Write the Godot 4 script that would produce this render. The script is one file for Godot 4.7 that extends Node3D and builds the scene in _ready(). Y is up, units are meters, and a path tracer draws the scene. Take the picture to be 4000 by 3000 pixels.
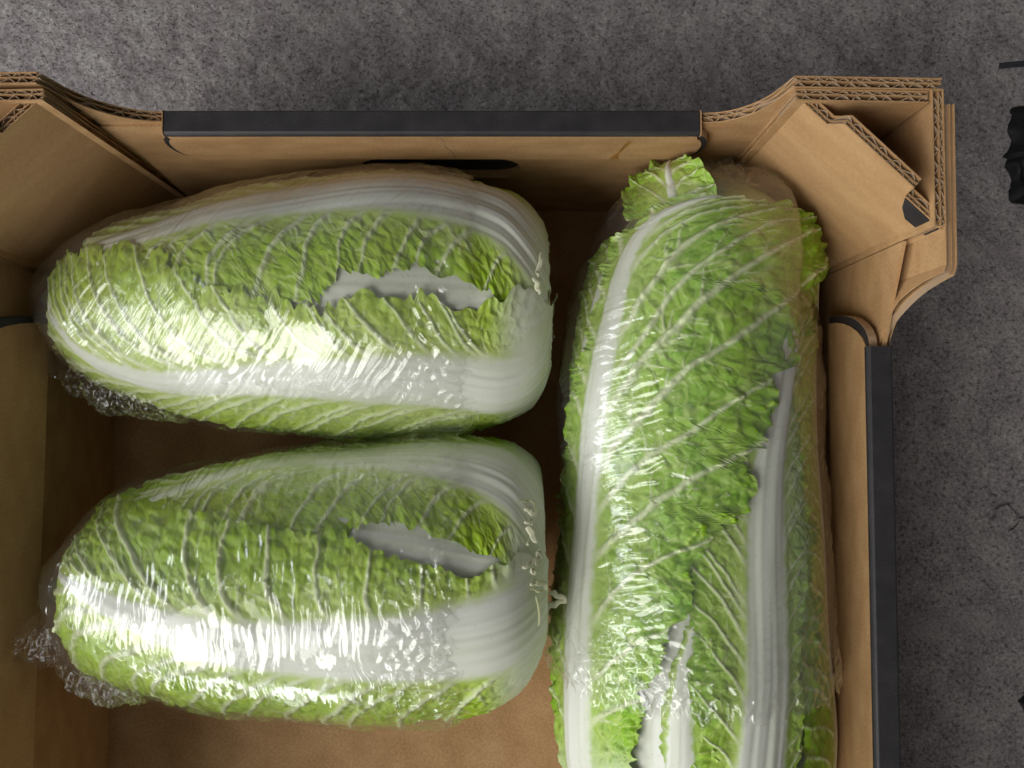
extends Node3D

# ---------------------------------------------------------------- small mesh helpers

class Acc:
	var v := PackedVector3Array()
	var n := PackedVector3Array()
	var c := PackedColorArray()
	var ix := PackedInt32Array()
	var col := Color(1, 1, 1)
	func quad(a: Vector3, b: Vector3, cc: Vector3, d: Vector3, out: Vector3) -> void:
		var g := (cc - a).cross(b - a)
		if g.length_squared() < 1e-16:
			g = (d - a).cross(cc - a)
		var flip := g.dot(out) < 0.0
		var nn := (-g if flip else g).normalized()
		var k := v.size()
		v.append(a); v.append(b); v.append(cc); v.append(d)
		for i in 4:
			n.append(nn)
			c.append(col)
		if flip:
			ix.append_array(PackedInt32Array([k, k + 2, k + 1, k, k + 3, k + 2]))
		else:
			ix.append_array(PackedInt32Array([k, k + 1, k + 2, k, k + 2, k + 3]))
	func tri(a: Vector3, b: Vector3, cc: Vector3, out: Vector3) -> void:
		var g := (cc - a).cross(b - a)
		var flip := g.dot(out) < 0.0
		var nn := (-g if flip else g).normalized()
		var k := v.size()
		v.append(a); v.append(b); v.append(cc)
		for i in 3:
			n.append(nn)
			c.append(col)
		ix.append_array(PackedInt32Array([k, k + 2, k + 1] if flip else [k, k + 1, k + 2]))
	func box(lo: Vector3, hi: Vector3) -> void:
		var p := func(i: int) -> Vector3: return Vector3(hi.x if i & 1 else lo.x, hi.y if i & 2 else lo.y, hi.z if i & 4 else lo.z)
		quad(p.call(0), p.call(2), p.call(6), p.call(4), Vector3.LEFT)
		quad(p.call(1), p.call(3), p.call(7), p.call(5), Vector3.RIGHT)
		quad(p.call(0), p.call(1), p.call(5), p.call(4), Vector3.DOWN)
		quad(p.call(2), p.call(3), p.call(7), p.call(6), Vector3.UP)
		quad(p.call(0), p.call(1), p.call(3), p.call(2), Vector3.FORWARD)
		quad(p.call(4), p.call(5), p.call(7), p.call(6), Vector3.BACK)
	# an upright strip of paper that follows a plan path, with its own top and bottom line
	func ribbon(path: PackedVector2Array, th: float, bottoms: PackedFloat32Array, tops: PackedFloat32Array) -> void:
		var m := path.size()
		var l := PackedVector2Array()
		var r := PackedVector2Array()
		for i in m:
			var t := (path[mini(i + 1, m - 1)] - path[maxi(i - 1, 0)]).normalized()
			var s := Vector2(-t.y, t.x) * th * 0.5
			l.append(path[i] + s)
			r.append(path[i] - s)
		for i in m - 1:
			var side := Vector3(l[i].x - r[i].x, 0, l[i].y - r[i].y)
			var b0 := bottoms[i]
			var b1 := bottoms[i + 1]
			var t0 := tops[i]
			var t1 := tops[i + 1]
			quad(Vector3(l[i].x, b0, l[i].y), Vector3(l[i + 1].x, b1, l[i + 1].y), Vector3(l[i + 1].x, t1, l[i + 1].y), Vector3(l[i].x, t0, l[i].y), side)
			quad(Vector3(r[i].x, b0, r[i].y), Vector3(r[i + 1].x, b1, r[i + 1].y), Vector3(r[i + 1].x, t1, r[i + 1].y), Vector3(r[i].x, t0, r[i].y), -side)
			quad(Vector3(l[i].x, t0, l[i].y), Vector3(l[i + 1].x, t1, l[i + 1].y), Vector3(r[i + 1].x, t1, r[i + 1].y), Vector3(r[i].x, t0, r[i].y), Vector3.UP)
			quad(Vector3(l[i].x, b0, l[i].y), Vector3(l[i + 1].x, b1, l[i + 1].y), Vector3(r[i + 1].x, b1, r[i + 1].y), Vector3(r[i].x, b0, r[i].y), Vector3.DOWN)
		for e in [0, m - 1]:
			var o := path[e] - path[1 if e == 0 else m - 2]
			quad(Vector3(l[e].x, bottoms[e], l[e].y), Vector3(r[e].x, bottoms[e], r[e].y), Vector3(r[e].x, tops[e], r[e].y), Vector3(l[e].x, tops[e], l[e].y), Vector3(o.x, 0, o.y))
	# a flat plate with an outline, thick along ez
	func slab(poly: PackedVector2Array, at: Vector3, ex: Vector3, ey: Vector3, ez: Vector3) -> void:
		var tr := Geometry2D.triangulate_polygon(poly)
		var p := func(i: int) -> Vector3: return at + ex * poly[i].x + ey * poly[i].y
		for i in range(0, tr.size(), 3):
			var a: Vector3 = p.call(tr[i])
			var b: Vector3 = p.call(tr[i + 1])
			var d: Vector3 = p.call(tr[i + 2])
			tri(a, b, d, -ez)
			tri(a + ez, b + ez, d + ez, ez)
		var turn := 0.0
		for i in poly.size():
			turn += poly[i].cross(poly[(i + 1) % poly.size()])
		for i in poly.size():
			var j := (i + 1) % poly.size()
			var e := (poly[j] - poly[i]) * signf(turn)
			quad(p.call(i), p.call(j), p.call(j) + ez, p.call(i) + ez, ex * e.y - ey * e.x)
	func mesh() -> ArrayMesh:
		var a := []
		a.resize(Mesh.ARRAY_MAX)
		a[Mesh.ARRAY_VERTEX] = v
		a[Mesh.ARRAY_NORMAL] = n
		a[Mesh.ARRAY_COLOR] = c
		a[Mesh.ARRAY_INDEX] = ix
		var m := ArrayMesh.new()
		m.add_surface_from_arrays(Mesh.PRIMITIVE_TRIANGLES, a)
		return m


func part(parent: Node, called: String, m: Mesh, mat: Material, label := "") -> MeshInstance3D:
	var o := MeshInstance3D.new()
	o.name = called
	o.mesh = m
	o.material_override = mat
	if label:
		o.set_meta("label", label)
	parent.add_child(o, true)
	return o


func thing(called: String, label: String, category: String, at := Vector3.ZERO, group := "") -> Node3D:
	var o := Node3D.new()
	o.name = called
	o.position = at
	o.set_meta("label", label)
	o.set_meta("category", category)
	if group:
		o.set_meta("group", group)
	add_child(o, true)
	return o


# a sheet of na x nb points with smooth normals; up tells which side is the outside
func sheet(na: int, nb: int, v: PackedVector3Array, c: PackedColorArray, outward: bool) -> ArrayMesh:
	var n := PackedVector3Array()
	n.resize(v.size())
	var flip := 1.0 if outward else -1.0
	for i in na:
		var i0 := maxi(i - 1, 0) * nb
		var i1 := mini(i + 1, na - 1) * nb
		var row := i * nb
		for j in nb:
			var da := v[i1 + j] - v[i0 + j]
			var db := v[row + mini(j + 1, nb - 1)] - v[row + maxi(j - 1, 0)]
			n[row + j] = da.cross(db).normalized() * flip
	var ix := PackedInt32Array()
	ix.resize((na - 1) * (nb - 1) * 6)
	var k := 0
	for i in na - 1:
		for j in nb - 1:
			var p := i * nb + j
			if outward:
				ix[k] = p; ix[k + 1] = p + 1; ix[k + 2] = p + nb
				ix[k + 3] = p + 1; ix[k + 4] = p + nb + 1; ix[k + 5] = p + nb
			else:
				ix[k] = p; ix[k + 1] = p + nb; ix[k + 2] = p + 1
				ix[k + 3] = p + 1; ix[k + 4] = p + nb; ix[k + 5] = p + nb + 1
			k += 6
	var a := []
	a.resize(Mesh.ARRAY_MAX)
	a[Mesh.ARRAY_VERTEX] = v
	a[Mesh.ARRAY_NORMAL] = n
	if c.size():
		a[Mesh.ARRAY_COLOR] = c
	a[Mesh.ARRAY_INDEX] = ix
	var m := ArrayMesh.new()
	m.add_surface_from_arrays(Mesh.PRIMITIVE_TRIANGLES, a)
	return m


func spline(p: PackedVector2Array, t: float) -> Vector2:
	var x := clampf(t, 0.0, 1.0) * (p.size() - 1)
	var i := mini(int(x), p.size() - 2)
	return p[i].cubic_interpolate(p[i + 1], p[maxi(i - 1, 0)], p[mini(i + 2, p.size() - 1)], x - i)


func noise(kind: int, freq: float, number: int, octaves := 1) -> FastNoiseLite:
	var f := FastNoiseLite.new()
	f.noise_type = kind
	f.frequency = freq
	f.seed = number
	f.fractal_type = FastNoiseLite.FRACTAL_NONE if octaves == 1 else FastNoiseLite.FRACTAL_FBM
	f.fractal_octaves = octaves
	return f


func cells(freq: float, number: int) -> FastNoiseLite:
	var f := noise(FastNoiseLite.TYPE_CELLULAR, freq, number)
	f.cellular_return_type = FastNoiseLite.RETURN_DISTANCE2_SUB
	f.cellular_jitter = 1.0
	f.domain_warp_enabled = false
	return f


# ---------------------------------------------------------------- the body of a cabbage: a bent barrel on its side

class Body:
	var along_z := false
	var h0 := 0.0
	var floor_y := 0.010
	const N := 512
	var p := PackedFloat32Array()
	var c := PackedFloat32Array()
	var r := PackedFloat32Array()
	var np := PackedFloat32Array()
	var nr := PackedFloat32Array()
	func _init(st: PackedVector3Array, z: bool, h: float) -> void:
		along_z = z
		h0 = h
		var q := PackedFloat32Array([0.0])
		for i in range(1, st.size()):
			q.append(q[i - 1] + Vector2(st[i].x - st[i - 1].x, st[i].z - st[i - 1].z).length())
		for i in st.size():
			q[i] /= q[st.size() - 1] if i < st.size() - 1 else q[i]
		var k := 0
		for i in N + 1:
			var t := float(i) / N
			while k < st.size() - 2 and t > q[k + 1]:
				k += 1
			var h1 := q[k + 1] - q[k]
			var u := (t - q[k]) / h1
			var m0 := (st[1] - st[0]) / (q[1] - q[0]) if k == 0 else (st[k + 1] - st[k - 1]) / (q[k + 1] - q[k - 1])
			var m1 := (st[k + 1] - st[k]) / h1 if k == st.size() - 2 else (st[k + 2] - st[k]) / (q[k + 2] - q[k])
			var w := (2 * u * u * u - 3 * u * u + 1) * st[k] + (u * u * u - 2 * u * u + u) * h1 * m0 + (3 * u * u - 2 * u * u * u) * st[k + 1] + (u * u * u - u * u) * h1 * m1
			p.append(w.x); c.append(w.y); r.append(maxf(w.z, 0.0002))
		for i in N + 1:
			var a := maxi(i - 2, 0)
			var b := mini(i + 2, N)
			var t2 := Vector2(p[b] - p[a], r[b] - r[a]).normalized()
			var s := -1.0 if p[N] < p[0] else 1.0
			np.append(-t2.y * s)
			nr.append(t2.x * s)
	func pt(q: float, f: float, off0: float) -> Vector3:
		var off := off0 + 0.0011 * sin(q * 19.0 + f * 1.7 + h0 * 900.0) * sin(f * 2.6 - q * 7.0 + c[0] * 60.0) * minf(1.0, q * 8.0)
		var x := clampf(q, 0.0, 1.0) * N
		var i := mini(int(x), N - 1)
		var t := x - i
		var rr := r[i] + (r[i + 1] - r[i]) * t
		var a := p[i] + (p[i + 1] - p[i]) * t + (np[i] + (np[i + 1] - np[i]) * t) * off
		var d := rr + (nr[i] + (nr[i + 1] - nr[i]) * t) * off
		var l := c[i] + (c[i + 1] - c[i]) * t + d * sin(f)
		var y := maxf(h0 + d * cos(f), floor_y + 0.0008)
		return Vector3(l, y, a) if along_z else Vector3(a, y, l)
	func radius(q: float) -> float:
		return r[int(clampf(q, 0.0, 1.0) * N)]


# ---------------------------------------------------------------- leaves

const WHITE := Color(0.79, 0.81, 0.73)
const PALE := Color(0.52, 0.63, 0.20)

func make_leaf(parent: Node, called: String, b: Body, outline: Array, o: Dictionary, mat: Material, label := "") -> MeshInstance3D:
	var rng := RandomNumberGenerator.new()
	rng.seed = o.seed
	var na: int = int(o.na * DETAIL * 0.88)
	var nb: int = int(o.nb * DETAIL * 0.88)
	var mid: PackedVector2Array = outline[0]
	var sides: Array = [outline[1], outline[2]]
	var M := PackedVector2Array()
	var E := [PackedVector2Array(), PackedVector2Array()]
	var W := [PackedFloat32Array(), PackedFloat32Array()]
	var X := PackedFloat32Array()
	var mean := [0.0, 0.0]
	var jag: float = o.get("jag", 0.004)
	var edge := noise(FastNoiseLite.TYPE_SIMPLEX_SMOOTH, 1.0, int(o.seed) + 5, 3)
	for i in na:
		var a := float(i) / (na - 1)
		M.append(spline(mid, a))
		X.append(0.0 if i == 0 else X[i - 1] + b.pt(M[i].x, M[i].y, 0).distance_to(b.pt(M[i - 1].x, M[i - 1].y, 0)))
		for s in 2:
			var e := spline(sides[s], a)
			var w := 0.0
			var last := b.pt(M[i].x, M[i].y, 0)
			for k in 4:
				var m2 := M[i].lerp(e, (k + 1) / 4.0)
				var now := b.pt(m2.x, m2.y, 0)
				w += now.distance_to(last)
				last = now
			# lobes and torn teeth along the margin
			var tooth := absf(fposmod(X[i] * (70.0 + 25.0 * edge.get_noise_1d(X[i] * 30.0 + s * 50.0)), 1.0) - 0.5) * 2.0
			var cut := 0.55 * edge.get_noise_1d(X[i] * 55.0 + s * 100.0) + 0.5 * (tooth - 0.5) * clampf(0.6 + 1.5 * edge.get_noise_1d(X[i] * 40.0 + 7.0 + s * 9.0), 0.0, 1.2)
			var shrink := clampf(1.0 + jag * cut / maxf(w, 0.004), 0.3, 1.4)
			E[s].append(M[i].lerp(e, shrink))
			W[s].append(maxf(w * shrink, 0.0005))
			mean[s] += w
	var nl := clampi(int(nb * mean[0] / (mean[0] + mean[1])), 6, nb - 7)
	var side_n := [nl, nb - 1 - nl]
	var length := X[na - 1]
	var rw0: float = o.rw0
	var rw1: float = o.rw1
	var rw_pow: float = o.get("rw_pow", 1.0)
	# veins are drawn into the grid: height in metres and colour
	var vh := PackedFloat32Array()
	var vc := PackedFloat32Array()
	vh.resize(na * nb)
	vc.resize(na * nb)
	var paths := []   # [side, x, y, angle, width, steps, generation]
	var a0: float = o.get("a0", 0.6)
	var a1: float = o.get("a1", 1.25)
	var lead: float = o.get("lead", 0.0)
	for s in 2:
		var x := length * float(o.get("vein_from", 0.1))
		while x < length * 0.985:
			paths.append([s, x, rw0 * 0.5 * pow(1.0 - x / length, rw_pow), a0 + rng.randf_range(-0.1, 0.1), float(o.get("vein_w", 0.0011)) * rng.randf_range(0.8, 1.15), 400, 0])
			x += float(o.get("vein_gap", 0.011)) * rng.randf_range(0.75, 1.3)
	var dx := length / (na - 1)
	while paths.size():
		var p: Array = paths.pop_back()
		var s: int = p[0]
		var x: float = p[1]
		var y: float = p[2]
		var ang: float = p[3]
		var w: float = p[4]
		var gen: int = p[6]
		var steps: int = p[5]
		var width: PackedFloat32Array = W[s]
		var cols: int = side_n[s]
		var i := 0
		var bend := rng.randf_range(-0.3, 0.3)
		var aim := ang
		for k in steps:
			var step := 0.0006
			x += cos(ang) * step
			y += sin(ang) * step
			if x >= length or x < 0.0 or y < 0.0:
				break
			i = clampi(int(x / length * (na - 1)), 0, na - 1)
			while i > 0 and X[i] > x:
				i -= 1
			while i < na - 1 and X[i] < x:
				i += 1
			var share := y / width[i]
			if share > 1.02:
				break
			if gen == 0:
				ang = lerpf(a0, a1, smoothstep(0.0, 0.75, share)) - lead * x / length + 0.35 * edge.get_noise_2d(x * 60.0, y * 60.0 + p[1] * 300.0)
			else:
				ang = aim + bend * k * 0.02 + 0.5 * edge.get_noise_2d(x * 130.0, y * 130.0)
			var ww := w * (1.0 - 0.62 * share) * (1.0 if gen == 0 else maxf(0.35, 1.0 - float(k) / steps))
			if gen < 2 and share > (0.22 if gen == 0 else 0.0) and rng.randf() < (0.075 if gen == 0 else 0.06):
				var turn := (0.75 + rng.randf_range(-0.15, 0.25)) * (1.0 if rng.randf() < 0.5 else -1.0)
				paths.append([s, x, y, ang + turn, ww * 0.72, int(rng.randf_range(14, 34)), gen + 1])
			var reach := ww * 1.5
			var di := int(reach / dx) + 1
			for ii in range(maxi(i - di, 0), mini(i + di + 1, na)):
				var cw := width[ii] / cols
				var jc := y / cw
				var dj := int(reach / cw) + 1
				var ex := X[ii] - x
				for jj in range(maxi(int(jc) - dj, 0), mini(int(jc) + dj + 2, cols + 1)):
					var ey := jj * cw - y
					var d := sqrt(ex * ex + ey * ey) / ww
					if d < 1.5:
						var at := ii * nb + (nl - jj if s == 0 else nl + jj)
						var core := maxf(0.0, 1.0 - d * d * 0.5)
						vh[at] = maxf(vh[at], core * ww * 0.95)
						vc[at] = maxf(vc[at], clampf(1.55 - d * 1.1, 0.0, 1.0) * (1.0 if gen == 0 else 0.8 if gen == 1 else 0.6))
	var big := cells(1.0 / float(o.get("cell", 0.0062)), int(o.seed) + 1)
	var wide := cells(1.0 / (float(o.get("cell", 0.0062)) * 2.1), int(o.seed) + 9)
	var small := cells(1.0 / (float(o.get("cell", 0.0062)) * 0.42), int(o.seed) + 2)
	var soft := noise(FastNoiseLite.TYPE_SIMPLEX_SMOOTH, 45.0, int(o.seed) + 3, 3)
	var stripe := noise(FastNoiseLite.TYPE_SIMPLEX_SMOOTH, 1.0, int(o.seed) + 4, 2)
	var wave := noise(FastNoiseLite.TYPE_SIMPLEX_SMOOTH, 1.0, int(o.seed) + 6, 2)
	var verts := PackedVector3Array()
	var tint := PackedColorArray()
	verts.resize(na * nb)
	tint.resize(na * nb)
	var off: float = o.off
	var blister: float = o.get("blister", 0.0007)
	var frill: float = o.get("frill", 0.0016)
	var lift: float = o.get("lift", 0.0006)
	var rib_h: float = o.get("rib_h", 0.004)
	var white_until: float = o.get("white_until", 0.08)
	var g0: Color = o.get("green", Color(0.42, 0.60, 0.025))
	var g1: Color = o.get("deep", Color(0.29, 0.51, 0.012))
	var pale_w: float = o.get("pale_w", 0.4)
	var groove: float = o.get("groove", 0.00035)
	var groove_f: float = o.get("groove_f", 170.0)
	var tuck_to: float = o.get("tuck_to", 0.16)
	var tuck: float = o.get("tuck", 0.0008)
	for i in na:
		var a := float(i) / (na - 1)
		var rw := maxf(rw1 + (rw0 - rw1) * pow(1.0 - a, rw_pow), 0.0004)
		var x := X[i]
		var base_white := 1.0 - smoothstep(white_until, white_until + 0.12, a)
		var row_off := off - tuck * smoothstep(tuck_to, 0.0, a)
		var taper := smoothstep(0.0, 0.05, 1.0 - a)
		for j in nb:
			var s := 0 if j < nl else 1
			var bb: float = float(absi(j - nl)) / side_n[s]
			var w: float = W[s][i]
			var y: float = bb * w
			var sy: float = y if s == 1 else -y
			var k := i * nb + j
			var rib := 1.0 - smoothstep(rw * 0.72, rw * 1.12, y + 0.0012 * soft.get_noise_2d(x * 3.0, sy * 3.0))
			var pq: Vector2 = M[i].lerp(E[s][i], bb)
			var lamina := smoothstep(rw * 0.9, rw * 0.9 + 0.008, y) * (1.0 - base_white * 0.8)
			var wx := x + 0.002 * soft.get_noise_2d(x * 2.0 + 3.0, sy * 2.0)
			var wy := sy + 0.002 * soft.get_noise_2d(x * 2.0, sy * 2.0 + 9.0)
			var cb := big.get_noise_2d(wx, wy) + 1.0
			var cs := small.get_noise_2d(wx, wy) + 1.0
			var cw2 := wide.get_noise_2d(wx * 1.0 + 0.5, wy * 0.8) + 1.0
			var third := 1.0 - smoothstep(0.0, 0.085, cw2)
			var puff := smoothstep(-0.05, 0.8, cb)
			var puff2 := smoothstep(0.0, 0.6, cs)
			var d := row_off
			var u := y / (rw * 1.25)
			if u < 1.0:
				d += rib_h * pow(1.0 - u * u, 1.3) * (1.0 - 0.7 * a) * taper * smoothstep(-0.03, 0.13, a)
				d += groove * stripe.get_noise_2d(sy * groove_f, x * 3.0) * (1.0 - u * u)
			d += lamina * (0.00025 * third + blister * (puff - 0.6) + 0.22 * blister * (puff2 - 0.5))
			var mar := bb * bb * bb
			d += lift * mar
			d += frill * mar * lamina * (wave.get_noise_2d(x * 75.0, s * 40.0 + y * 60.0) + 0.4 * wave.get_noise_2d(x * 230.0, s * 90.0 + y * 70.0))
			d += 0.0010 * soft.get_noise_2d(x, sy) * lamina
			d += vh[k] * lamina
			verts[k] = b.pt(pq.x, pq.y, d)
			# colour
			var net := maxf(maxf(1.0 - smoothstep(0.0, 0.17, cb), 0.5 * (1.0 - smoothstep(0.0, 0.22, cs))), 1.5 * third)
			var tone := clampf(0.5 + 0.8 * soft.get_noise_2d(x * 0.7 + 20.0, sy * 0.7), 0.0, 1.0)
			var g := g0.lerp(g1, clampf(tone * 0.75 + 0.3 * bb - 0.1, 0.0, 1.0))
			g = g.lerp(PALE, pale_w * (1.0 - smoothstep(rw, rw + 0.022, y)))
			g = g.lerp(PALE, 0.42 * net)
			g = g.lerp(Color(0.68, 0.74, 0.46), vc[k] * 0.92 * smoothstep(rw * 0.6, rw * 1.3, y))
			var wcol := WHITE
			wcol = wcol.lerp(Color(0.68, 0.73, 0.54), clampf(0.15 + 0.6 * stripe.get_noise_2d(sy * 170.0, x * 3.0 + 30.0), 0.0, 0.5))
			g = g.lerp(wcol, maxf(rib, base_white * 0.94))
			g = g.lerp(Color(0.64, 0.70, 0.40), smoothstep(0.09, 0.0, a) * clampf(0.35 + 0.8 * soft.get_noise_2d(x * 2.0 + 50.0, sy * 2.0), 0.0, 0.8))
			var speck := soft.get_noise_2d(x * 16.0, sy * 22.0)
			if speck > 0.62:
				g = g.lerp(Color(0.38, 0.30, 0.14), 0.5 * smoothstep(0.62, 0.7, speck))
			tint[k] = g
	return part(parent, called, sheet(na, nb, verts, tint, b.along_z != (b.p[b.N] < b.p[0])), mat, label)


func make_core(parent: Node, called: String, b: Body, off: float, mat: Material) -> void:
	var na := 90
	var nb := 97
	var v := PackedVector3Array()
	var c := PackedColorArray()
	var s := noise(FastNoiseLite.TYPE_SIMPLEX_SMOOTH, 1.0, 3, 2)
	for i in na:
		var q := float(i) / (na - 1)
		for j in nb:
			var f := TAU * j / (nb - 1) + PI
			v.append(b.pt(q, f, lerpf(-0.003, off * smoothstep(1.0, 0.93, q), smoothstep(0.0, 0.06, q)) + 0.0006 * s.get_noise_2d(cos(f) * 9.0, sin(f) * 9.0)))
			c.append(Color(0.72, 0.76, 0.60).lerp(Color(0.30, 0.45, 0.06), smoothstep(0.35, 0.8, q) * (0.6 + 0.4 * s.get_noise_2d(q * 9.0, cos(f) * 4.0))))
	part(parent, called, sheet(na, nb, v, c, b.along_z != (b.p[b.N] < b.p[0])), mat)


# ---------------------------------------------------------------- cling film

func make_film(parent: Node, called: String, b: Body, o: Dictionary, mat: Material) -> MeshInstance3D:
	var na := int(o.na * DETAIL)
	var nb := int(o.nb * DETAIL)
	var sd: int = o.seed
	var soft := noise(FastNoiseLite.TYPE_SIMPLEX_SMOOTH, 1.0, sd, 2)
	var fine := noise(FastNoiseLite.TYPE_SIMPLEX_SMOOTH, 1.0, sd + 1, 2)
	var crumple := cells(1.0, sd + 2)
	var v := PackedVector3Array()
	v.resize(na * nb)
	var q0: float = o.q0
	var q1: float = o.q1
	var f0: float = o.f0
	var f1: float = o.f1
	var lean: float = o.lean         # how far the pulled folds lean along the cabbage
	var amp: float = o.amp
	var off: float = o.off
	var fan: float = o.get("fan", 0.0)
	var under: float = o.get("under", 0.0)
	var x := 0.0
	var last := b.pt(q0, 0, 0)
	for i in na:
		var t := float(i) / (na - 1)
		var q := lerpf(q0, q1, t)
		var now := b.pt(q, 0, 0)
		x += now.distance_to(last)
		last = now
		var hem := smoothstep(0.19, 0.02, t)
		var tip := smoothstep(0.86, 1.0, t)
		for j in nb:
			var u := float(j) / (nb - 1)
			var ragged := (0.004 * fine.get_noise_2d(u * 14.0, 3.0) + 0.003 * fine.get_noise_2d(u * 60.0, 9.0)) * smoothstep(0.06, 0.0, t)
			var f := lerpf(f0, f1, u)
			var y := f * 0.066
			var across := x - lean * y - fan * y * (x - 0.13)
			var wob := 0.0022 * soft.get_noise_2d(x * 40.0 + 8.0, y * 40.0)
			var ridge := 1.0 - 2.2 * absf(fine.get_noise_2d((across + wob) * 165.0, y * 10.0))
			var ridge2 := 1.0 - 2.2 * absf(fine.get_noise_2d((across + wob) * 330.0 + 70.0, y * 18.0))
			var where := 0.3 + 0.7 * smoothstep(-0.25, 0.35, soft.get_noise_2d(x * 26.0 + 5.0, y * 26.0))
			var d := off + 0.0010 * soft.get_noise_2d(x * 30.0, y * 30.0)
			d += amp * where * (ridge * 0.8 + 0.2 * ridge2)
			var cr := crumple.get_noise_2d(x * 160.0, y * 160.0) + 1.0
			d += (0.0016 * hem + 0.0011 * tip) * (1.0 - 1.6 * minf(cr, 0.6)) - 0.0018 * smoothstep(0.03, 0.0, t)
			if under > 0.0:
				d -= under * smoothstep(0.62, 0.80, q) * smoothstep(0.55, 0.85, f)
			v[i * nb + j] = b.pt(q + ragged / 0.3, f, d)
	var m := sheet(na, nb, v, PackedColorArray(), b.along_z != (b.p[b.N] < b.p[0]))
	return part(parent, called, m if o.has("single") else two_faced(m), mat)


# film has two faces, a few hundredths of a millimetre apart, and each of them reflects
func two_faced(m: ArrayMesh) -> ArrayMesh:
	var a := m.surface_get_arrays(0)
	var v: PackedVector3Array = a[Mesh.ARRAY_VERTEX]
	var n: PackedVector3Array = a[Mesh.ARRAY_NORMAL]
	for i in v.size():
		v[i] -= n[i] * 0.00004
	a[Mesh.ARRAY_VERTEX] = v
	m.add_surface_from_arrays(Mesh.PRIMITIVE_TRIANGLES, a)
	return m


# a loose crumpled end of film between two edges
func make_tail(parent: Node, called: String, a0: Vector3, a1: Vector3, b0: Vector3, b1: Vector3, puff: Vector3, number: int, mat: Material, rough := 0.004) -> MeshInstance3D:
	var na := int(90 * DETAIL)
	var nb := int(120 * DETAIL)
	var s := noise(FastNoiseLite.TYPE_SIMPLEX_SMOOTH, 1.0, number, 3)
	var c := cells(1.0, number)
	var v := PackedVector3Array()
	for i in na:
		var t := float(i) / (na - 1)
		for j in nb:
			var u := float(j) / (nb - 1)
			var p := a0.lerp(a1, u).lerp(b0.lerp(b1, u), t)
			p += puff * sin(PI * t) * (0.6 + 0.4 * sin(PI * u))
			var k := minf(c.get_noise_2d(u * 9.0, t * 5.0) + 1.0, 0.7)
			p += puff.normalized() * rough * (s.get_noise_2d(u * 7.0, t * 4.0) + 0.7 * k + 0.45 * (1.0 - 2.0 * absf(s.get_noise_2d(u * 20.0, t * 5.0))))
			p += (b0 - a0) * 0.16 * t * s.get_noise_2d(u * 8.0, 4.0)
			v.append(p)
	return part(parent, called, sheet(na, nb, v, PackedColorArray(), true), mat)


# ---------------------------------------------------------------- outlines in the cabbages' own coordinates (along, around)

func stations_c1() -> PackedVector3Array:
	return PackedVector3Array([Vector3(0.0199, -0.0583, 0.0378), Vector3(0.0168, -0.0578, 0.0452), Vector3(0.0089, -0.0582, 0.0543), Vector3(-0.0057, -0.0587, 0.0613), Vector3(-0.0256, -0.0588, 0.0654), Vector3(-0.0521, -0.0590, 0.0675), Vector3(-0.0787, -0.0586, 0.0671), Vector3(-0.1052, -0.0579, 0.0651), Vector3(-0.1317, -0.0571, 0.0619), Vector3(-0.1582, -0.0563, 0.0570), Vector3(-0.1781, -0.0563, 0.0517), Vector3(-0.1980, -0.0563, 0.0451), Vector3(-0.2126, -0.0570, 0.0378), Vector3(-0.2246, -0.0581, 0.0303), Vector3(-0.2339, -0.0588, 0.0217), Vector3(-0.2392, -0.0596, 0.0138), Vector3(-0.2418, -0.0600, 0.0043), Vector3(-0.2422, -0.0599, 0.0003)])

func stations_c2() -> PackedVector3Array:
	return PackedVector3Array([Vector3(0.0176, 0.0701, 0.0367), Vector3(0.0159, 0.0702, 0.0473), Vector3(0.0100, 0.0719, 0.0562), Vector3(0.0009, 0.0736, 0.0637), Vector3(-0.0121, 0.0755, 0.0680), Vector3(-0.0316, 0.0777, 0.0694), Vector3(-0.0511, 0.0792, 0.0694), Vector3(-0.0770, 0.0799, 0.0684), Vector3(-0.1030, 0.0805, 0.0664), Vector3(-0.1290, 0.0811, 0.0636), Vector3(-0.1550, 0.0822, 0.0595), Vector3(-0.1745, 0.0827, 0.0545), Vector3(-0.1939, 0.0835, 0.0474), Vector3(-0.2069, 0.0846, 0.0400), Vector3(-0.2173, 0.0856, 0.0313), Vector3(-0.2251, 0.0863, 0.0216), Vector3(-0.2303, 0.0868, 0.0119), Vector3(-0.2329, 0.0869, 0.0044), Vector3(-0.2333, 0.0865, 0.0003)])

func stations_c3() -> PackedVector3Array:
	return PackedVector3Array([Vector3(0.2183, 0.0951, 0.0323), Vector3(0.2133, 0.0947, 0.0422), Vector3(0.2008, 0.0941, 0.0557), Vector3(0.1820, 0.0927, 0.0640), Vector3(0.1567, 0.0909, 0.0677), Vector3(0.1249, 0.0893, 0.0686), Vector3(0.0865, 0.0892, 0.0674), Vector3(0.0477, 0.0899, 0.0656), Vector3(0.0085, 0.0900, 0.0647), Vector3(-0.0310, 0.0902, 0.0634), Vector3(-0.0575, 0.0931, 0.0623), Vector3(-0.0775, 0.0971, 0.0601), Vector3(-0.0908, 0.0994, 0.0564), Vector3(-0.1043, 0.1007, 0.0495), Vector3(-0.1137, 0.1010, 0.0410), Vector3(-0.1218, 0.1009, 0.0302), Vector3(-0.1272, 0.1007, 0.0181), Vector3(-0.1296, 0.1002, 0.0084), Vector3(-0.1301, 0.0998, 0.0005)])

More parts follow.
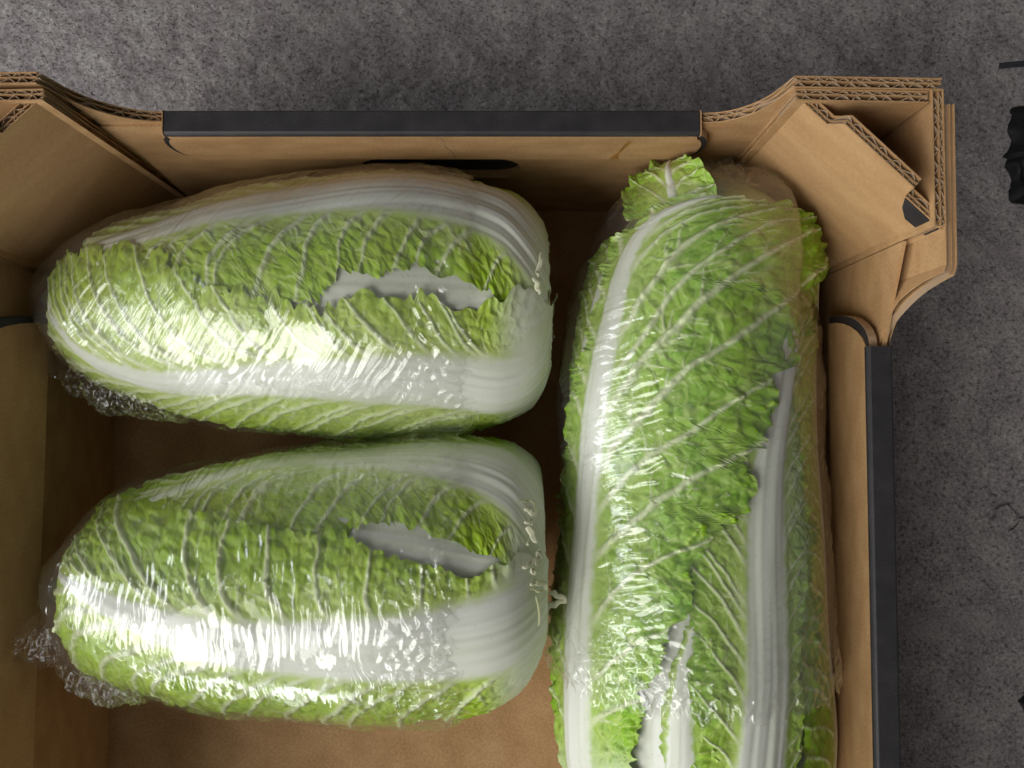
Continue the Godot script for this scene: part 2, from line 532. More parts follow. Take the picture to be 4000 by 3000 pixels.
func outline_c1_lower() -> Array:
	return [PackedVector2Array([Vector2(0.000, 0.739), Vector2(0.071, 0.834), Vector2(0.115, 0.830), Vector2(0.148, 0.790), Vector2(0.180, 0.742), Vector2(0.238, 0.697), Vector2(0.295, 0.677), Vector2(0.334, 0.676), Vector2(0.373, 0.676), Vector2(0.432, 0.682), Vector2(0.493, 0.697), Vector2(0.556, 0.725), Vector2(0.622, 0.758), Vector2(0.687, 0.793), Vector2(0.742, 0.761), Vector2(0.787, 0.653), Vector2(0.821, 0.495), Vector2(0.851, 0.289), Vector2(0.867, 0.065)]),
		PackedVector2Array([Vector2(0.000, 0.121), Vector2(0.072, 0.000), Vector2(0.113, 0.062), Vector2(0.146, 0.171), Vector2(0.180, 0.190), Vector2(0.233, 0.077), Vector2(0.292, 0.112), Vector2(0.337, 0.049), Vector2(0.375, 0.175), Vector2(0.432, 0.089), Vector2(0.487, 0.070), Vector2(0.538, 0.002), Vector2(0.594, -0.149), Vector2(0.641, -0.316), Vector2(0.702, -0.458), Vector2(0.752, -0.507), Vector2(0.804, -0.549), Vector2(0.849, -0.502), Vector2(0.869, -0.287)]),
		PackedVector2Array([Vector2(0.000, 0.948), Vector2(0.069, 1.574), Vector2(0.115, 1.750), Vector2(0.148, 1.750), Vector2(0.180, 1.750), Vector2(0.238, 1.700), Vector2(0.295, 1.700), Vector2(0.334, 1.650), Vector2(0.373, 1.600), Vector2(0.432, 1.600), Vector2(0.493, 1.600), Vector2(0.556, 1.600), Vector2(0.622, 1.600), Vector2(0.687, 1.600), Vector2(0.742, 1.600), Vector2(0.787, 1.600), Vector2(0.821, 1.600), Vector2(0.851, 1.550), Vector2(0.867, 1.500)])]

func outline_c1_upper() -> Array:
	return [PackedVector2Array([Vector2(0.000, -0.268), Vector2(0.071, -0.498), Vector2(0.120, -0.678), Vector2(0.181, -0.765), Vector2(0.241, -0.794), Vector2(0.300, -0.783), Vector2(0.359, -0.783), Vector2(0.419, -0.772), Vector2(0.479, -0.742), Vector2(0.539, -0.709), Vector2(0.601, -0.680), Vector2(0.663, -0.609), Vector2(0.716, -0.563), Vector2(0.764, -0.529), Vector2(0.804, -0.449)]),
		PackedVector2Array([Vector2(0.000, -1.300), Vector2(0.071, -1.950), Vector2(0.120, -1.950), Vector2(0.181, -1.950), Vector2(0.241, -1.950), Vector2(0.300, -1.950), Vector2(0.359, -1.950), Vector2(0.419, -1.950), Vector2(0.479, -1.950), Vector2(0.539, -1.950), Vector2(0.601, -1.950), Vector2(0.663, -1.950), Vector2(0.716, -1.950), Vector2(0.764, -1.950), Vector2(0.804, -1.950)]),
		PackedVector2Array([Vector2(0.000, -0.043), Vector2(0.062, 0.131), Vector2(0.111, 0.140), Vector2(0.150, 0.023), Vector2(0.207, -0.041), Vector2(0.251, -0.089), Vector2(0.300, -0.044), Vector2(0.345, -0.083), Vector2(0.378, 0.062), Vector2(0.440, 0.132), Vector2(0.499, 0.142), Vector2(0.559, 0.094), Vector2(0.622, -0.046), Vector2(0.692, -0.166), Vector2(0.742, -0.258)])]

func outline_c1_inner() -> Array:
	return [PackedVector2Array([Vector2(0.000, -0.031), Vector2(0.099, 0.006), Vector2(0.177, 0.018), Vector2(0.251, 0.017), Vector2(0.326, 0.007), Vector2(0.401, -0.003), Vector2(0.479, -0.020)]),
		PackedVector2Array([Vector2(0.000, -0.306), Vector2(0.098, -0.381), Vector2(0.178, -0.351), Vector2(0.253, -0.325), Vector2(0.329, -0.325), Vector2(0.405, -0.344), Vector2(0.485, -0.381)]),
		PackedVector2Array([Vector2(0.000, 0.277), Vector2(0.099, 0.324), Vector2(0.177, 0.327), Vector2(0.252, 0.322), Vector2(0.327, 0.318), Vector2(0.403, 0.314), Vector2(0.481, 0.310)])]

func outline_c2_lower() -> Array:
	return [PackedVector2Array([Vector2(0.000, 0.168), Vector2(0.085, 0.238), Vector2(0.129, 0.261), Vector2(0.171, 0.272), Vector2(0.219, 0.275), Vector2(0.263, 0.272), Vector2(0.307, 0.270), Vector2(0.355, 0.269), Vector2(0.404, 0.272), Vector2(0.449, 0.267), Vector2(0.495, 0.255), Vector2(0.541, 0.234), Vector2(0.588, 0.191), Vector2(0.632, 0.127), Vector2(0.675, 0.066), Vector2(0.717, -0.007), Vector2(0.757, -0.091), Vector2(0.798, -0.197), Vector2(0.844, -0.337)]),
		PackedVector2Array([Vector2(0.000, -0.145), Vector2(0.084, -0.244), Vector2(0.129, -0.205), Vector2(0.171, -0.140), Vector2(0.211, -0.184), Vector2(0.248, -0.271), Vector2(0.290, -0.309), Vector2(0.332, -0.373), Vector2(0.379, -0.483), Vector2(0.424, -0.448), Vector2(0.474, -0.534), Vector2(0.523, -0.579), Vector2(0.576, -0.669), Vector2(0.634, -0.802), Vector2(0.705, -1.036), Vector2(0.788, -1.401), Vector2(0.827, -1.272), Vector2(0.839, -0.832), Vector2(0.856, -0.576)]),
		PackedVector2Array([Vector2(0.000, 0.600), Vector2(0.080, 1.170), Vector2(0.129, 1.750), Vector2(0.171, 1.750), Vector2(0.219, 1.750), Vector2(0.263, 1.750), Vector2(0.307, 1.750), Vector2(0.355, 1.750), Vector2(0.404, 1.700), Vector2(0.449, 1.700), Vector2(0.495, 1.650), Vector2(0.541, 1.600), Vector2(0.588, 1.600), Vector2(0.632, 1.600), Vector2(0.675, 1.600), Vector2(0.717, 1.600), Vector2(0.757, 1.600), Vector2(0.798, 1.600), Vector2(0.844, 1.500)])]

func outline_c2_upper() -> Array:
	return [PackedVector2Array([Vector2(0.000, -0.364), Vector2(0.083, -0.699), Vector2(0.130, -0.868), Vector2(0.184, -0.988), Vector2(0.237, -1.066), Vector2(0.296, -1.126), Vector2(0.355, -1.164), Vector2(0.415, -1.194), Vector2(0.475, -1.212), Vector2(0.533, -1.183), Vector2(0.580, -1.127), Vector2(0.627, -1.071), Vector2(0.665, -0.992), Vector2(0.705, -0.930), Vector2(0.742, -0.856)]),
		PackedVector2Array([Vector2(0.000, -1.200), Vector2(0.083, -1.950), Vector2(0.130, -1.950), Vector2(0.184, -1.950), Vector2(0.237, -1.950), Vector2(0.296, -1.950), Vector2(0.355, -1.950), Vector2(0.415, -1.950), Vector2(0.475, -1.950), Vector2(0.533, -1.950), Vector2(0.580, -1.950), Vector2(0.627, -1.950), Vector2(0.665, -1.950), Vector2(0.705, -1.950), Vector2(0.742, -1.950)]),
		PackedVector2Array([Vector2(0.000, -0.156), Vector2(0.090, -0.131), Vector2(0.127, -0.187), Vector2(0.162, -0.290), Vector2(0.205, -0.368), Vector2(0.258, -0.457), Vector2(0.304, -0.533), Vector2(0.346, -0.513), Vector2(0.382, -0.431), Vector2(0.443, -0.426), Vector2(0.494, -0.456), Vector2(0.548, -0.510), Vector2(0.597, -0.595), Vector2(0.654, -0.707), Vector2(0.703, -0.707)])]

func outline_c2_inner() -> Array:
	return [PackedVector2Array([Vector2(0.000, -0.161), Vector2(0.133, -0.199), Vector2(0.190, -0.262), Vector2(0.264, -0.358), Vector2(0.321, -0.406), Vector2(0.378, -0.430), Vector2(0.456, -0.483)]),
		PackedVector2Array([Vector2(0.000, -0.411), Vector2(0.134, -0.462), Vector2(0.191, -0.517), Vector2(0.268, -0.623), Vector2(0.328, -0.700), Vector2(0.387, -0.736), Vector2(0.470, -0.817)]),
		PackedVector2Array([Vector2(0.000, 0.041), Vector2(0.133, 0.073), Vector2(0.189, 0.011), Vector2(0.262, -0.086), Vector2(0.317, -0.130), Vector2(0.373, -0.150), Vector2(0.449, -0.190)])]

func outline_c3_left() -> Array:
	return [PackedVector2Array([Vector2(0.000, -0.721), Vector2(0.123, -0.964), Vector2(0.169, -1.108), Vector2(0.220, -1.109), Vector2(0.266, -1.087), Vector2(0.311, -1.062), Vector2(0.356, -1.052), Vector2(0.401, -1.041), Vector2(0.446, -1.036), Vector2(0.491, -1.020), Vector2(0.536, -0.980), Vector2(0.582, -0.937), Vector2(0.627, -0.891), Vector2(0.666, -0.852), Vector2(0.704, -0.825), Vector2(0.741, -0.816), Vector2(0.774, -0.802), Vector2(0.802, -0.731), Vector2(0.822, -0.586), Vector2(0.835, -0.373), Vector2(0.844, -0.126)]),
		PackedVector2Array([Vector2(0.000, -0.952), Vector2(0.092, -1.378), Vector2(0.138, -1.520), Vector2(0.191, -1.581), Vector2(0.237, -1.607), Vector2(0.284, -1.629), Vector2(0.333, -1.644), Vector2(0.381, -1.664), Vector2(0.431, -1.654), Vector2(0.481, -1.649), Vector2(0.534, -1.359), Vector2(0.582, -1.257), Vector2(0.628, -1.174), Vector2(0.668, -1.100), Vector2(0.708, -1.050), Vector2(0.745, -1.029), Vector2(0.779, -1.003), Vector2(0.810, -0.924), Vector2(0.832, -0.735), Vector2(0.843, -0.478), Vector2(0.849, -0.173)]),
		PackedVector2Array([Vector2(0.000, -0.532), Vector2(0.145, -0.603), Vector2(0.198, -0.579), Vector2(0.236, -0.540), Vector2(0.273, -0.493), Vector2(0.313, -0.421), Vector2(0.352, -0.321), Vector2(0.392, -0.204), Vector2(0.427, -0.206), Vector2(0.463, -0.018), Vector2(0.501, 0.206), Vector2(0.546, 0.202), Vector2(0.591, 0.369), Vector2(0.628, 0.382), Vector2(0.655, 0.597), Vector2(0.699, 0.630), Vector2(0.735, 0.685), Vector2(0.762, 1.207), Vector2(0.800, 1.170), Vector2(0.825, 0.932), Vector2(0.839, 0.495)])]

func outline_c3_right() -> Array:
	return [PackedVector2Array([Vector2(0.000, 0.096), Vector2(0.165, 0.152), Vector2(0.214, 0.210), Vector2(0.254, 0.262), Vector2(0.293, 0.303), Vector2(0.334, 0.314), Vector2(0.374, 0.313), Vector2(0.415, 0.311), Vector2(0.456, 0.319), Vector2(0.498, 0.337), Vector2(0.540, 0.367), Vector2(0.582, 0.424), Vector2(0.625, 0.504), Vector2(0.669, 0.583), Vector2(0.705, 0.626)]),
		PackedVector2Array([Vector2(0.000, -0.155), Vector2(0.163, -0.254), Vector2(0.214, -0.215), Vector2(0.247, -0.154), Vector2(0.295, -0.208), Vector2(0.332, -0.222), Vector2(0.375, -0.188), Vector2(0.421, -0.291), Vector2(0.462, -0.191), Vector2(0.499, -0.015), Vector2(0.540, 0.079), Vector2(0.582, 0.085), Vector2(0.624, 0.190), Vector2(0.667, 0.297), Vector2(0.702, 0.395)]),
		PackedVector2Array([Vector2(0.000, 0.274), Vector2(0.152, 0.456), Vector2(0.200, 0.530), Vector2(0.246, 0.574), Vector2(0.286, 0.608), Vector2(0.327, 0.627), Vector2(0.368, 0.648), Vector2(0.410, 0.668), Vector2(0.452, 0.705), Vector2(0.494, 0.764), Vector2(0.537, 0.830), Vector2(0.582, 0.888), Vector2(0.627, 0.981), Vector2(0.674, 1.077), Vector2(0.710, 0.965)])]

func outline_c3_side() -> Array:
	return [PackedVector2Array([Vector2(0.384, -1.092), Vector2(0.442, -1.224), Vector2(0.503, -1.286), Vector2(0.566, -1.251), Vector2(0.629, -1.206), Vector2(0.682, -1.156), Vector2(0.728, -1.131), Vector2(0.766, -1.117), Vector2(0.798, -1.075), Vector2(0.822, -0.973)]),
		PackedVector2Array([Vector2(0.384, -1.500), Vector2(0.442, -1.800), Vector2(0.503, -1.850), Vector2(0.566, -1.800), Vector2(0.629, -1.800), Vector2(0.682, -1.800), Vector2(0.728, -1.750), Vector2(0.766, -1.700), Vector2(0.798, -1.600), Vector2(0.822, -1.500)]),
		PackedVector2Array([Vector2(0.390, -0.894), Vector2(0.448, -0.894), Vector2(0.508, -0.880), Vector2(0.567, -0.860), Vector2(0.626, -0.814), Vector2(0.677, -0.784), Vector2(0.722, -0.761), Vector2(0.757, -0.726), Vector2(0.787, -0.672), Vector2(0.812, -0.587)])]

func outline_c3_inner() -> Array:
	return [PackedVector2Array([Vector2(0.000, -0.346), Vector2(0.184, -0.326), Vector2(0.239, -0.318), Vector2(0.293, -0.306), Vector2(0.347, -0.287), Vector2(0.402, -0.255)]),
		PackedVector2Array([Vector2(0.000, -0.785), Vector2(0.160, -0.864), Vector2(0.218, -0.877), Vector2(0.276, -0.873), Vector2(0.334, -0.853), Vector2(0.392, -0.821)]),
		PackedVector2Array([Vector2(0.000, -0.152), Vector2(0.188, -0.079), Vector2(0.243, -0.043), Vector2(0.296, -0.030), Vector2(0.349, -0.023), Vector2(0.403, 0.032)])]

func outline_c3_top() -> Array:
	return [PackedVector2Array([Vector2(0.827, -0.478), Vector2(0.850, -0.541), Vector2(0.874, -0.612), Vector2(0.899, -0.685), Vector2(0.923, -0.786)]),
		PackedVector2Array([Vector2(0.837, -1.085), Vector2(0.862, -1.200), Vector2(0.889, -1.398), Vector2(0.908, -1.317), Vector2(0.926, -1.132)]),
		PackedVector2Array([Vector2(0.823, -0.059), Vector2(0.843, -0.149), Vector2(0.865, -0.203), Vector2(0.886, -0.319), Vector2(0.909, -0.523)])]

func outline_c3_far() -> Array:
	return [PackedVector2Array([Vector2(0.060, 1.320), Vector2(0.140, 1.320), Vector2(0.250, 1.320), Vector2(0.380, 1.320), Vector2(0.500, 1.320), Vector2(0.620, 1.320), Vector2(0.740, 1.320), Vector2(0.840, 1.320)]),
		PackedVector2Array([Vector2(0.060, 0.600), Vector2(0.140, 0.600), Vector2(0.250, 0.600), Vector2(0.380, 0.600), Vector2(0.500, 0.600), Vector2(0.620, 0.600), Vector2(0.740, 0.600), Vector2(0.840, 0.600)]),
		PackedVector2Array([Vector2(0.060, 2.300), Vector2(0.140, 2.300), Vector2(0.250, 2.300), Vector2(0.380, 2.300), Vector2(0.500, 2.300), Vector2(0.620, 2.300), Vector2(0.740, 2.300), Vector2(0.840, 2.300)])]

func outline_c3_mid() -> Array:
	return [PackedVector2Array([Vector2(0.000, -0.324), Vector2(0.185, -0.309), Vector2(0.226, -0.294), Vector2(0.267, -0.277), Vector2(0.305, -0.256), Vector2(0.337, -0.221), Vector2(0.365, -0.180)]),
		PackedVector2Array([Vector2(0.000, -0.434), Vector2(0.181, -0.420), Vector2(0.223, -0.407), Vector2(0.265, -0.384), Vector2(0.303, -0.354), Vector2(0.336, -0.304), Vector2(0.364, -0.237)]),
		PackedVector2Array([Vector2(0.000, -0.149), Vector2(0.188, -0.095), Vector2(0.229, -0.064), Vector2(0.269, -0.051), Vector2(0.307, -0.044), Vector2(0.339, -0.041), Vector2(0.365, -0.055)])]

func fibres_c1() -> Array:   # [half width, points]
	return [
		[0.0011, [Vector3(0.0136, 0.1278, -0.0749), Vector3(0.0123, 0.1311, -0.0685), Vector3(0.0113, 0.1329, -0.0631)]],
		[0.0012, [Vector3(0.0099, 0.1342, -0.0625), Vector3(0.0115, 0.1329, -0.0595), Vector3(0.0120, 0.1324, -0.0556)]],
		[0.0006, [Vector3(0.0231, 0.0800, -0.0642), Vector3(0.0218, 0.0800, -0.0599), Vector3(0.0202, 0.0800, -0.0513)]],
		[0.0005, [Vector3(0.0189, 0.0900, -0.0449), Vector3(0.0201, 0.0900, -0.0429), Vector3(0.0196, 0.0900, -0.0384)]],
		[0.0004, [Vector3(0.0186, 0.0900, -0.0429), Vector3(0.0212, 0.0900, -0.0406)]],
		[0.0005, [Vector3(0.0141, 0.1000, -0.0841), Vector3(0.0166, 0.1000, -0.0872), Vector3(0.0182, 0.1000, -0.0853), Vector3(0.0182, 0.1000, -0.0815)]],
		[0.0005, [Vector3(0.0182, 0.0900, -0.0487), Vector3(0.0204, 0.0900, -0.0468)]]]

func fibres_c2() -> Array:   # [half width, points]
	return [
		[0.0005, [Vector3(0.0025, 0.1345, 0.0367), Vector3(0.0072, 0.1304, 0.0364), Vector3(0.0101, 0.1283, 0.0381), Vector3(0.0110, 0.1294, 0.0414)]],
		[0.0013, [Vector3(0.0059, 0.1336, 0.0395), Vector3(0.0086, 0.1318, 0.0409), Vector3(0.0112, 0.1306, 0.0439)]],
		[0.0012, [Vector3(0.0061, 0.1364, 0.0449), Vector3(0.0083, 0.1343, 0.0449), Vector3(0.0098, 0.1337, 0.0470)]],
		[0.0017, [Vector3(0.0070, 0.1365, 0.0469), Vector3(0.0085, 0.1361, 0.0495), Vector3(0.0106, 0.1354, 0.0534)]],
		[0.0008, [Vector3(0.0064, 0.1400, 0.0549), Vector3(0.0078, 0.1382, 0.0532)]],
		[0.0016, [Vector3(0.0127, 0.1341, 0.0578), Vector3(0.0119, 0.1356, 0.0605), Vector3(0.0114, 0.1367, 0.0633)]],
		[0.0012, [Vector3(0.0052, 0.1428, 0.0632), Vector3(0.0077, 0.1405, 0.0622), Vector3(0.0105, 0.1374, 0.0611)]],
		[0.0015, [Vector3(0.0077, 0.1409, 0.0649), Vector3(0.0104, 0.1383, 0.0667)]],
		[0.0014, [Vector3(0.0077, 0.1413, 0.0705), Vector3(0.0112, 0.1376, 0.0707), Vector3(0.0158, 0.1300, 0.0750)]],
		[0.0007, [Vector3(0.0081, 0.1410, 0.0733), Vector3(0.0136, 0.1342, 0.0754)]],
		[0.0013, [Vector3(0.0171, 0.1150, 0.0799), Vector3(0.0203, 0.1150, 0.0811), Vector3(0.0248, 0.1150, 0.0838)]],
		[0.0015, [Vector3(0.0250, 0.1120, 0.0845), Vector3(0.0199, 0.1120, 0.0865), Vector3(0.0157, 0.1120, 0.0877), Vector3(0.0127, 0.1120, 0.0896)]],
		[0.0009, [Vector3(0.0159, 0.1080, 0.0886), Vector3(0.0138, 0.1080, 0.0910), Vector3(0.0129, 0.1080, 0.0922)]],
		[0.0006, [Vector3(0.0173, 0.1080, 0.0890), Vector3(0.0153, 0.1080, 0.0920), Vector3(0.0124, 0.1080, 0.0934)]],
		[0.0005, [Vector3(0.0109, 0.1377, 0.0767), Vector3(0.0118, 0.1336, 0.0903)]]]


# ---------------------------------------------------------------- cardboard

var kraft: StandardMaterial3D
var kraft_edge: StandardMaterial3D
var print_black: StandardMaterial3D

func lined(n: int, from: Vector2, to: Vector2) -> PackedVector2Array:
	var p := PackedVector2Array()
	for i in n:
		p.append(from.lerp(to, float(i) / (n - 1)))
	return p


# double-wall board standing on edge along a plan path: three liners and two rows of flutes.
# top and bottom are functions of the distance along the path
func board(parent: Node, called: String, path: PackedVector2Array, side: float, top: Callable, bottom: Callable, flutes := true, t := 0.0043) -> MeshInstance3D:
	var length := 0.0
	for i in path.size() - 1:
		length += path[i].distance_to(path[i + 1])
	var at := func(s: float, off: float) -> Vector2:
		var d := s
		for i in path.size() - 1:
			var l := path[i].distance_to(path[i + 1])
			if d <= l or i == path.size() - 2:
				var e := (path[i + 1] - path[i]) / l
				return path[i] + e * d + Vector2(-e.y, e.x) * side * off
			d -= l
		return path[0]
	var a := Acc.new()
	var n := maxi(int(length / 0.0015), 8)
	for off in [0.0, t * 0.42, t]:
		var p := PackedVector2Array()
		var hi := PackedFloat32Array()
		var lo := PackedFloat32Array()
		for i in n + 1:
			var s := length * i / n
			p.append(at.call(s, off))
			hi.append(top.call(s) - (0.0003 if off == t * 0.42 else 0.0))
			lo.append(bottom.call(s))
		a.ribbon(p, 0.00045, lo, hi)
	var o := part(parent, called, a.mesh(), kraft)
	if flutes:
		var w := Acc.new()
		var wob := noise(FastNoiseLite.TYPE_SIMPLEX_SMOOTH, 120.0, int(length * 10000.0))
		for row in [[t * 0.42, t, 0.0066], [0.0, t * 0.42, 0.0050]]:
			var p := PackedVector2Array()
			var hi := PackedFloat32Array()
			var lo := PackedFloat32Array()
			var m := int(length / row[2] * 12.0)
			for i in m + 1:
				var s := length * i / m
				var y := 0.5 + 0.5 * sin(TAU * s / row[2] + 1.6 * wob.get_noise_1d(s))
				p.append(at.call(s, lerpf(row[0] + 0.0003, row[1] - 0.0003, y)))
				hi.append(top.call(s) - 0.0004 + 0.0004 * wob.get_noise_1d(s * 9.0))
				lo.append(maxf(bottom.call(s), top.call(s) - 0.02))
			w.ribbon(p, 0.00034, lo, hi)
		part(o, "fluting", w.mesh(), kraft_edge)
	return o


func plate(parent: Node, called: String, poly: PackedVector2Array, at: Vector3, ex: Vector3, ey: Vector3, ez: Vector3, mat: Material, label := "") -> MeshInstance3D:
	var a := Acc.new()
	a.slab(poly, at, ex, ey, ez)
	return part(parent, called, a.mesh(), mat, label)


func curve_drop(t: float) -> float:   # quarter round: 1 at t=0, 0 at t=1
	var k := clampf(t, 0.0, 1.0)
	return 1.0 - sqrt(maxf(0.0, 1.0 - (1.0 - k) * (1.0 - k)))


func make_box() -> void:
	var box := thing("cardboard_box", "open brown double-wall cardboard tray with black rim holding the wrapped cabbages", "box")
	var top_y := 0.133
	var post_y := 0.174
	var cx := -0.037
	plate(box, "floor_panel", PackedVector2Array([Vector2(-0.2389, -0.1262), Vector2(0.1665, -0.1262), Vector2(0.1665, 0.42), Vector2(-0.2389, 0.42)]), Vector3(0, 0.010, 0), Vector3.RIGHT, Vector3.BACK, Vector3(0, -0.006, 0), kraft)
	# back outer panel, rising to the corner posts; uncut, a dark sheet stands for its hand hole
	var back_path := PackedVector2Array([Vector2(-0.2465, -0.1372), Vector2(-0.188, -0.1378), Vector2(-0.157, -0.1386), Vector2(0.0846, -0.1382), Vector2(0.1117, -0.1362), Vector2(0.1712, -0.1352)])
	var back_top := func(s: float) -> float:
		var x := -0.2465 + s
		if x < -0.155:
			return top_y - 0.001 + (post_y - top_y) * curve_drop((x + 0.188) / 0.031) if x > -0.188 else post_y
		if x > 0.083:
			return top_y - 0.001 + (post_y - top_y) * curve_drop((0.1117 - x) / 0.027) if x < 0.1117 else post_y
		return top_y - 0.004
	var low := func(_s: float) -> float: return 0.001
	var outer := board(box, "back_outer_panel", back_path, 1.0, back_top, low)
	var skin := Acc.new()
	skin.ribbon(lined(2, Vector2(-0.157, -0.13915), Vector2(0.0846, -0.13915)), 0.0003, PackedFloat32Array([0.001, 0.001]), PackedFloat32Array([0.131, 0.131]))
	part(outer, "outer_print", skin.mesh(), print_black)
	# the back inner wall with its hand hole: two halves that meet in the hole
	var lean := Vector3(0, 0.121, -0.0063).normalized()
	var slot_l := -0.0785
	var slot_r := 0.0045
	for half in 2:
		var poly := PackedVector2Array()
		var mx := (slot_l + slot_r) * 0.5
		var sg := -1.0 if half == 0 else 1.0
		var far := -0.2465 if half == 0 else 0.1675
		var end := slot_l if half == 0 else slot_r
		poly.append(Vector2(mx, 0.0))
		poly.append(Vector2(far, 0.0))
		poly.append(Vector2(far, 0.1205))
		poly.append(Vector2(mx, 0.1205))
		poly.append(Vector2(mx, 0.0825))
		for k in 9:
			var an := PI * 0.5 - PI * k / 8.0
			poly.append(Vector2(end - sg * 0.0125 + sg * 0.0125 * cos(an), 0.070 + 0.0125 * sin(an)))
		poly.append(Vector2(mx, 0.0575))
		plate(box, "back_inner_wall", poly, Vector3(0, 0.010, -0.1262), Vector3.RIGHT, lean, Vector3(0, 0, -0.004), kraft)
	# black sheet stands for the shade inside the hand hole, with a cut edge
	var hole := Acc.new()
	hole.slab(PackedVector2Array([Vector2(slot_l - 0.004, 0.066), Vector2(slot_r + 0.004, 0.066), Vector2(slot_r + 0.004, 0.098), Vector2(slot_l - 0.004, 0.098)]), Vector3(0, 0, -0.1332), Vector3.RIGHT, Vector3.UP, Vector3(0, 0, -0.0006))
	part(outer, "hand_hole_shade_sheet", hole.mesh(), print_black)
	var edge := board(box, "hand_hole_edge", lined(2, Vector2(slot_l + 0.006, -0.1290), Vector2(slot_r - 0.006, -0.1290)), -1.0, func(_s: float) -> float: return 0.0672, func(_s: float) -> float: return 0.060)
	edge.name = "hand_hole_edge"
	# rolled black rims
	var rim := Acc.new()
	var prof := PackedVector2Array()
	for p in [Vector2(-0.1393, 0.112), Vector2(-0.1393, 0.1316), Vector2(-0.1389, 0.1326), Vector2(-0.1380, 0.1331), Vector2(-0.1293, 0.1331), Vector2(-0.1284, 0.1327), Vector2(-0.1279, 0.1318), Vector2(-0.1279, 0.1300), Vector2(-0.130, 0.1300), Vector2(-0.132, 0.112)]:
		prof.append(p)
	rim.slab(prof, Vector3(-0.157, 0, 0), Vector3.BACK, Vector3.UP, Vector3(0.2416, 0, 0))
	part(box, "back_rim", rim.mesh(), print_black)
	for e in [[-0.1574, -0.0004], [0.0850, 0.0004]]:
		var cap := PackedVector2Array()
		for p in prof:
			cap.append((p - Vector2(-0.1337, 0.123)) * 1.04 + Vector2(-0.1337, 0.123))
		plate(box, "rim_cut_end", cap, Vector3(e[0], 0, 0), Vector3.BACK, Vector3.UP, Vector3(e[1], 0, 0), kraft)
	# inner flap of the back: black end with a tan panel on it
	var shape := func(g: float) -> PackedVector2Array:
		var p := PackedVector2Array()
		p.append(Vector2(-0.157 + g * 0.2, 0.1302)); p.append(Vector2(0.0846 - g * 0.2, 0.1302))
		for k in 9:
			var an := PI * 0.5 - PI * k / 8.0
			p.append(Vector2(0.0850 + 0.0062 * cos(an) - g * cos(an) * 0.9, 0.1160 + (0.0135 - g) * sin(an)))
		p.append(Vector2(0.082, 0.1005)); p.append(Vector2(-0.152, 0.1005))
		for k in 9:
			var an := -PI * 0.5 - PI * k / 8.0
			p.append(Vector2(-0.1560 + 0.0062 * cos(an) - g * cos(an) * 0.9, 0.1160 + (0.0135 - g) * sin(an)))
		return p
	plate(box, "back_flap_print", shape.call(0.0), Vector3(0, 0, -0.1283), Vector3.RIGHT, Vector3.UP, Vector3(0, 0, -0.0003), print_black)
	plate(box, "back_flap_core", shape.call(-0.0002), Vector3(0, 0, -0.1287), Vector3.RIGHT, Vector3.UP, Vector3(0, 0, -0.0034), kraft_edge)
	plate(box, "back_flap", shape.call(0.0028), Vector3(0, 0, -0.1276), Vector3.RIGHT, Vector3.UP, Vector3(0, 0, -0.0005), kraft)
	plate(box, "hand_hole_tab", PackedVector2Array([Vector2(-0.064, 0.1015), Vector2(-0.006, 0.1015), Vector2(-0.009, 0.0925), Vector2(-0.061, 0.0925)]), Vector3(0, 0, -0.1306), Vector3.RIGHT, Vector3.UP, Vector3(0, 0, -0.0018), kraft)
	var tear := PackedVector2Array()
	for p in [Vector2(-0.0330, 0.1296), Vector2(-0.0312, 0.1245), Vector2(-0.0318, 0.1190), Vector2(-0.0288, 0.1120), Vector2(-0.0278, 0.1012), Vector2(-0.0283, 0.1012), Vector2(-0.0295, 0.1118), Vector2(-0.0325, 0.1190), Vector2(-0.0319, 0.1246), Vector2(-0.0334, 0.1296)]:
		tear.append(p)
	plate(box, "torn_crease", tear, Vector3(0, 0, -0.1274), Vector3.RIGHT, Vector3.UP, Vector3(0, 0, -0.0002), kraft_edge)
	var glue := StandardMaterial3D.new()
	glue.albedo_color = Color(0.40, 0.19, 0.05).linear_to_srgb()
	glue.roughness = 0.35
	var drip := PackedVector2Array()
	for p in [Vector2(0.0535, 0.1255), Vector2(0.0552, 0.1240), Vector2(0.0533, 0.1150), Vector2(0.0512, 0.1080), Vector2(0.0525, 0.1012), Vector2(0.0480, 0.1012), Vector2(0.0490, 0.1060), Vector2(0.0512, 0.1120), Vector2(0.0525, 0.1180)]:
		drip.append(p)
	plate(box, "glue_stain", drip, Vector3(0, 0, -0.12745), Vector3.RIGHT, Vector3.UP, Vector3(0, 0, -0.0001), glue)
	# right side
	var right_path := PackedVector2Array([Vector2(0.1763, -0.1255), Vector2(0.1757, -0.0600), Vector2(0.1716, -0.0490), Vector2(0.1697, -0.0325), Vector2(0.1697, 0.44)])
	var right_top := func(s: float) -> float:
		var z := -0.1255 + s
		if z < -0.0560:
			return post_y - 0.001
		return top_y - 0.004 + (post_y - top_y) * curve_drop((z + 0.0560) / 0.026) if z < -0.032 else top_y - 0.006
	board(box, "right_outer_panel", right_path, 1.0, right_top, low, false, 0.0040)
	var cut := Acc.new()   # the closed edge of the flutes, running along the panel
	var fill_lo := PackedFloat32Array()
	var fill_hi := PackedFloat32Array()
	var fill_p := PackedVector2Array()
	for i in 70:
		var s := 0.0985 * i / 69.0
		var z := -0.1255 + s
		fill_p.append(Vector2(0.1742 if z < -0.06 else lerpf(0.1742, 0.1677, smoothstep(-0.06, -0.034, z)), z))
		fill_hi.append(right_top.call(s) - 0.0011)
		fill_lo.append(right_top.call(s) - 0.012)
	cut.ribbon(fill_p, 0.0030, fill_lo, fill_hi)
	part(box, "right_panel_fluting", cut.mesh(), kraft_edge)
	var rrim := Acc.new()
	var rp := PackedVector2Array()
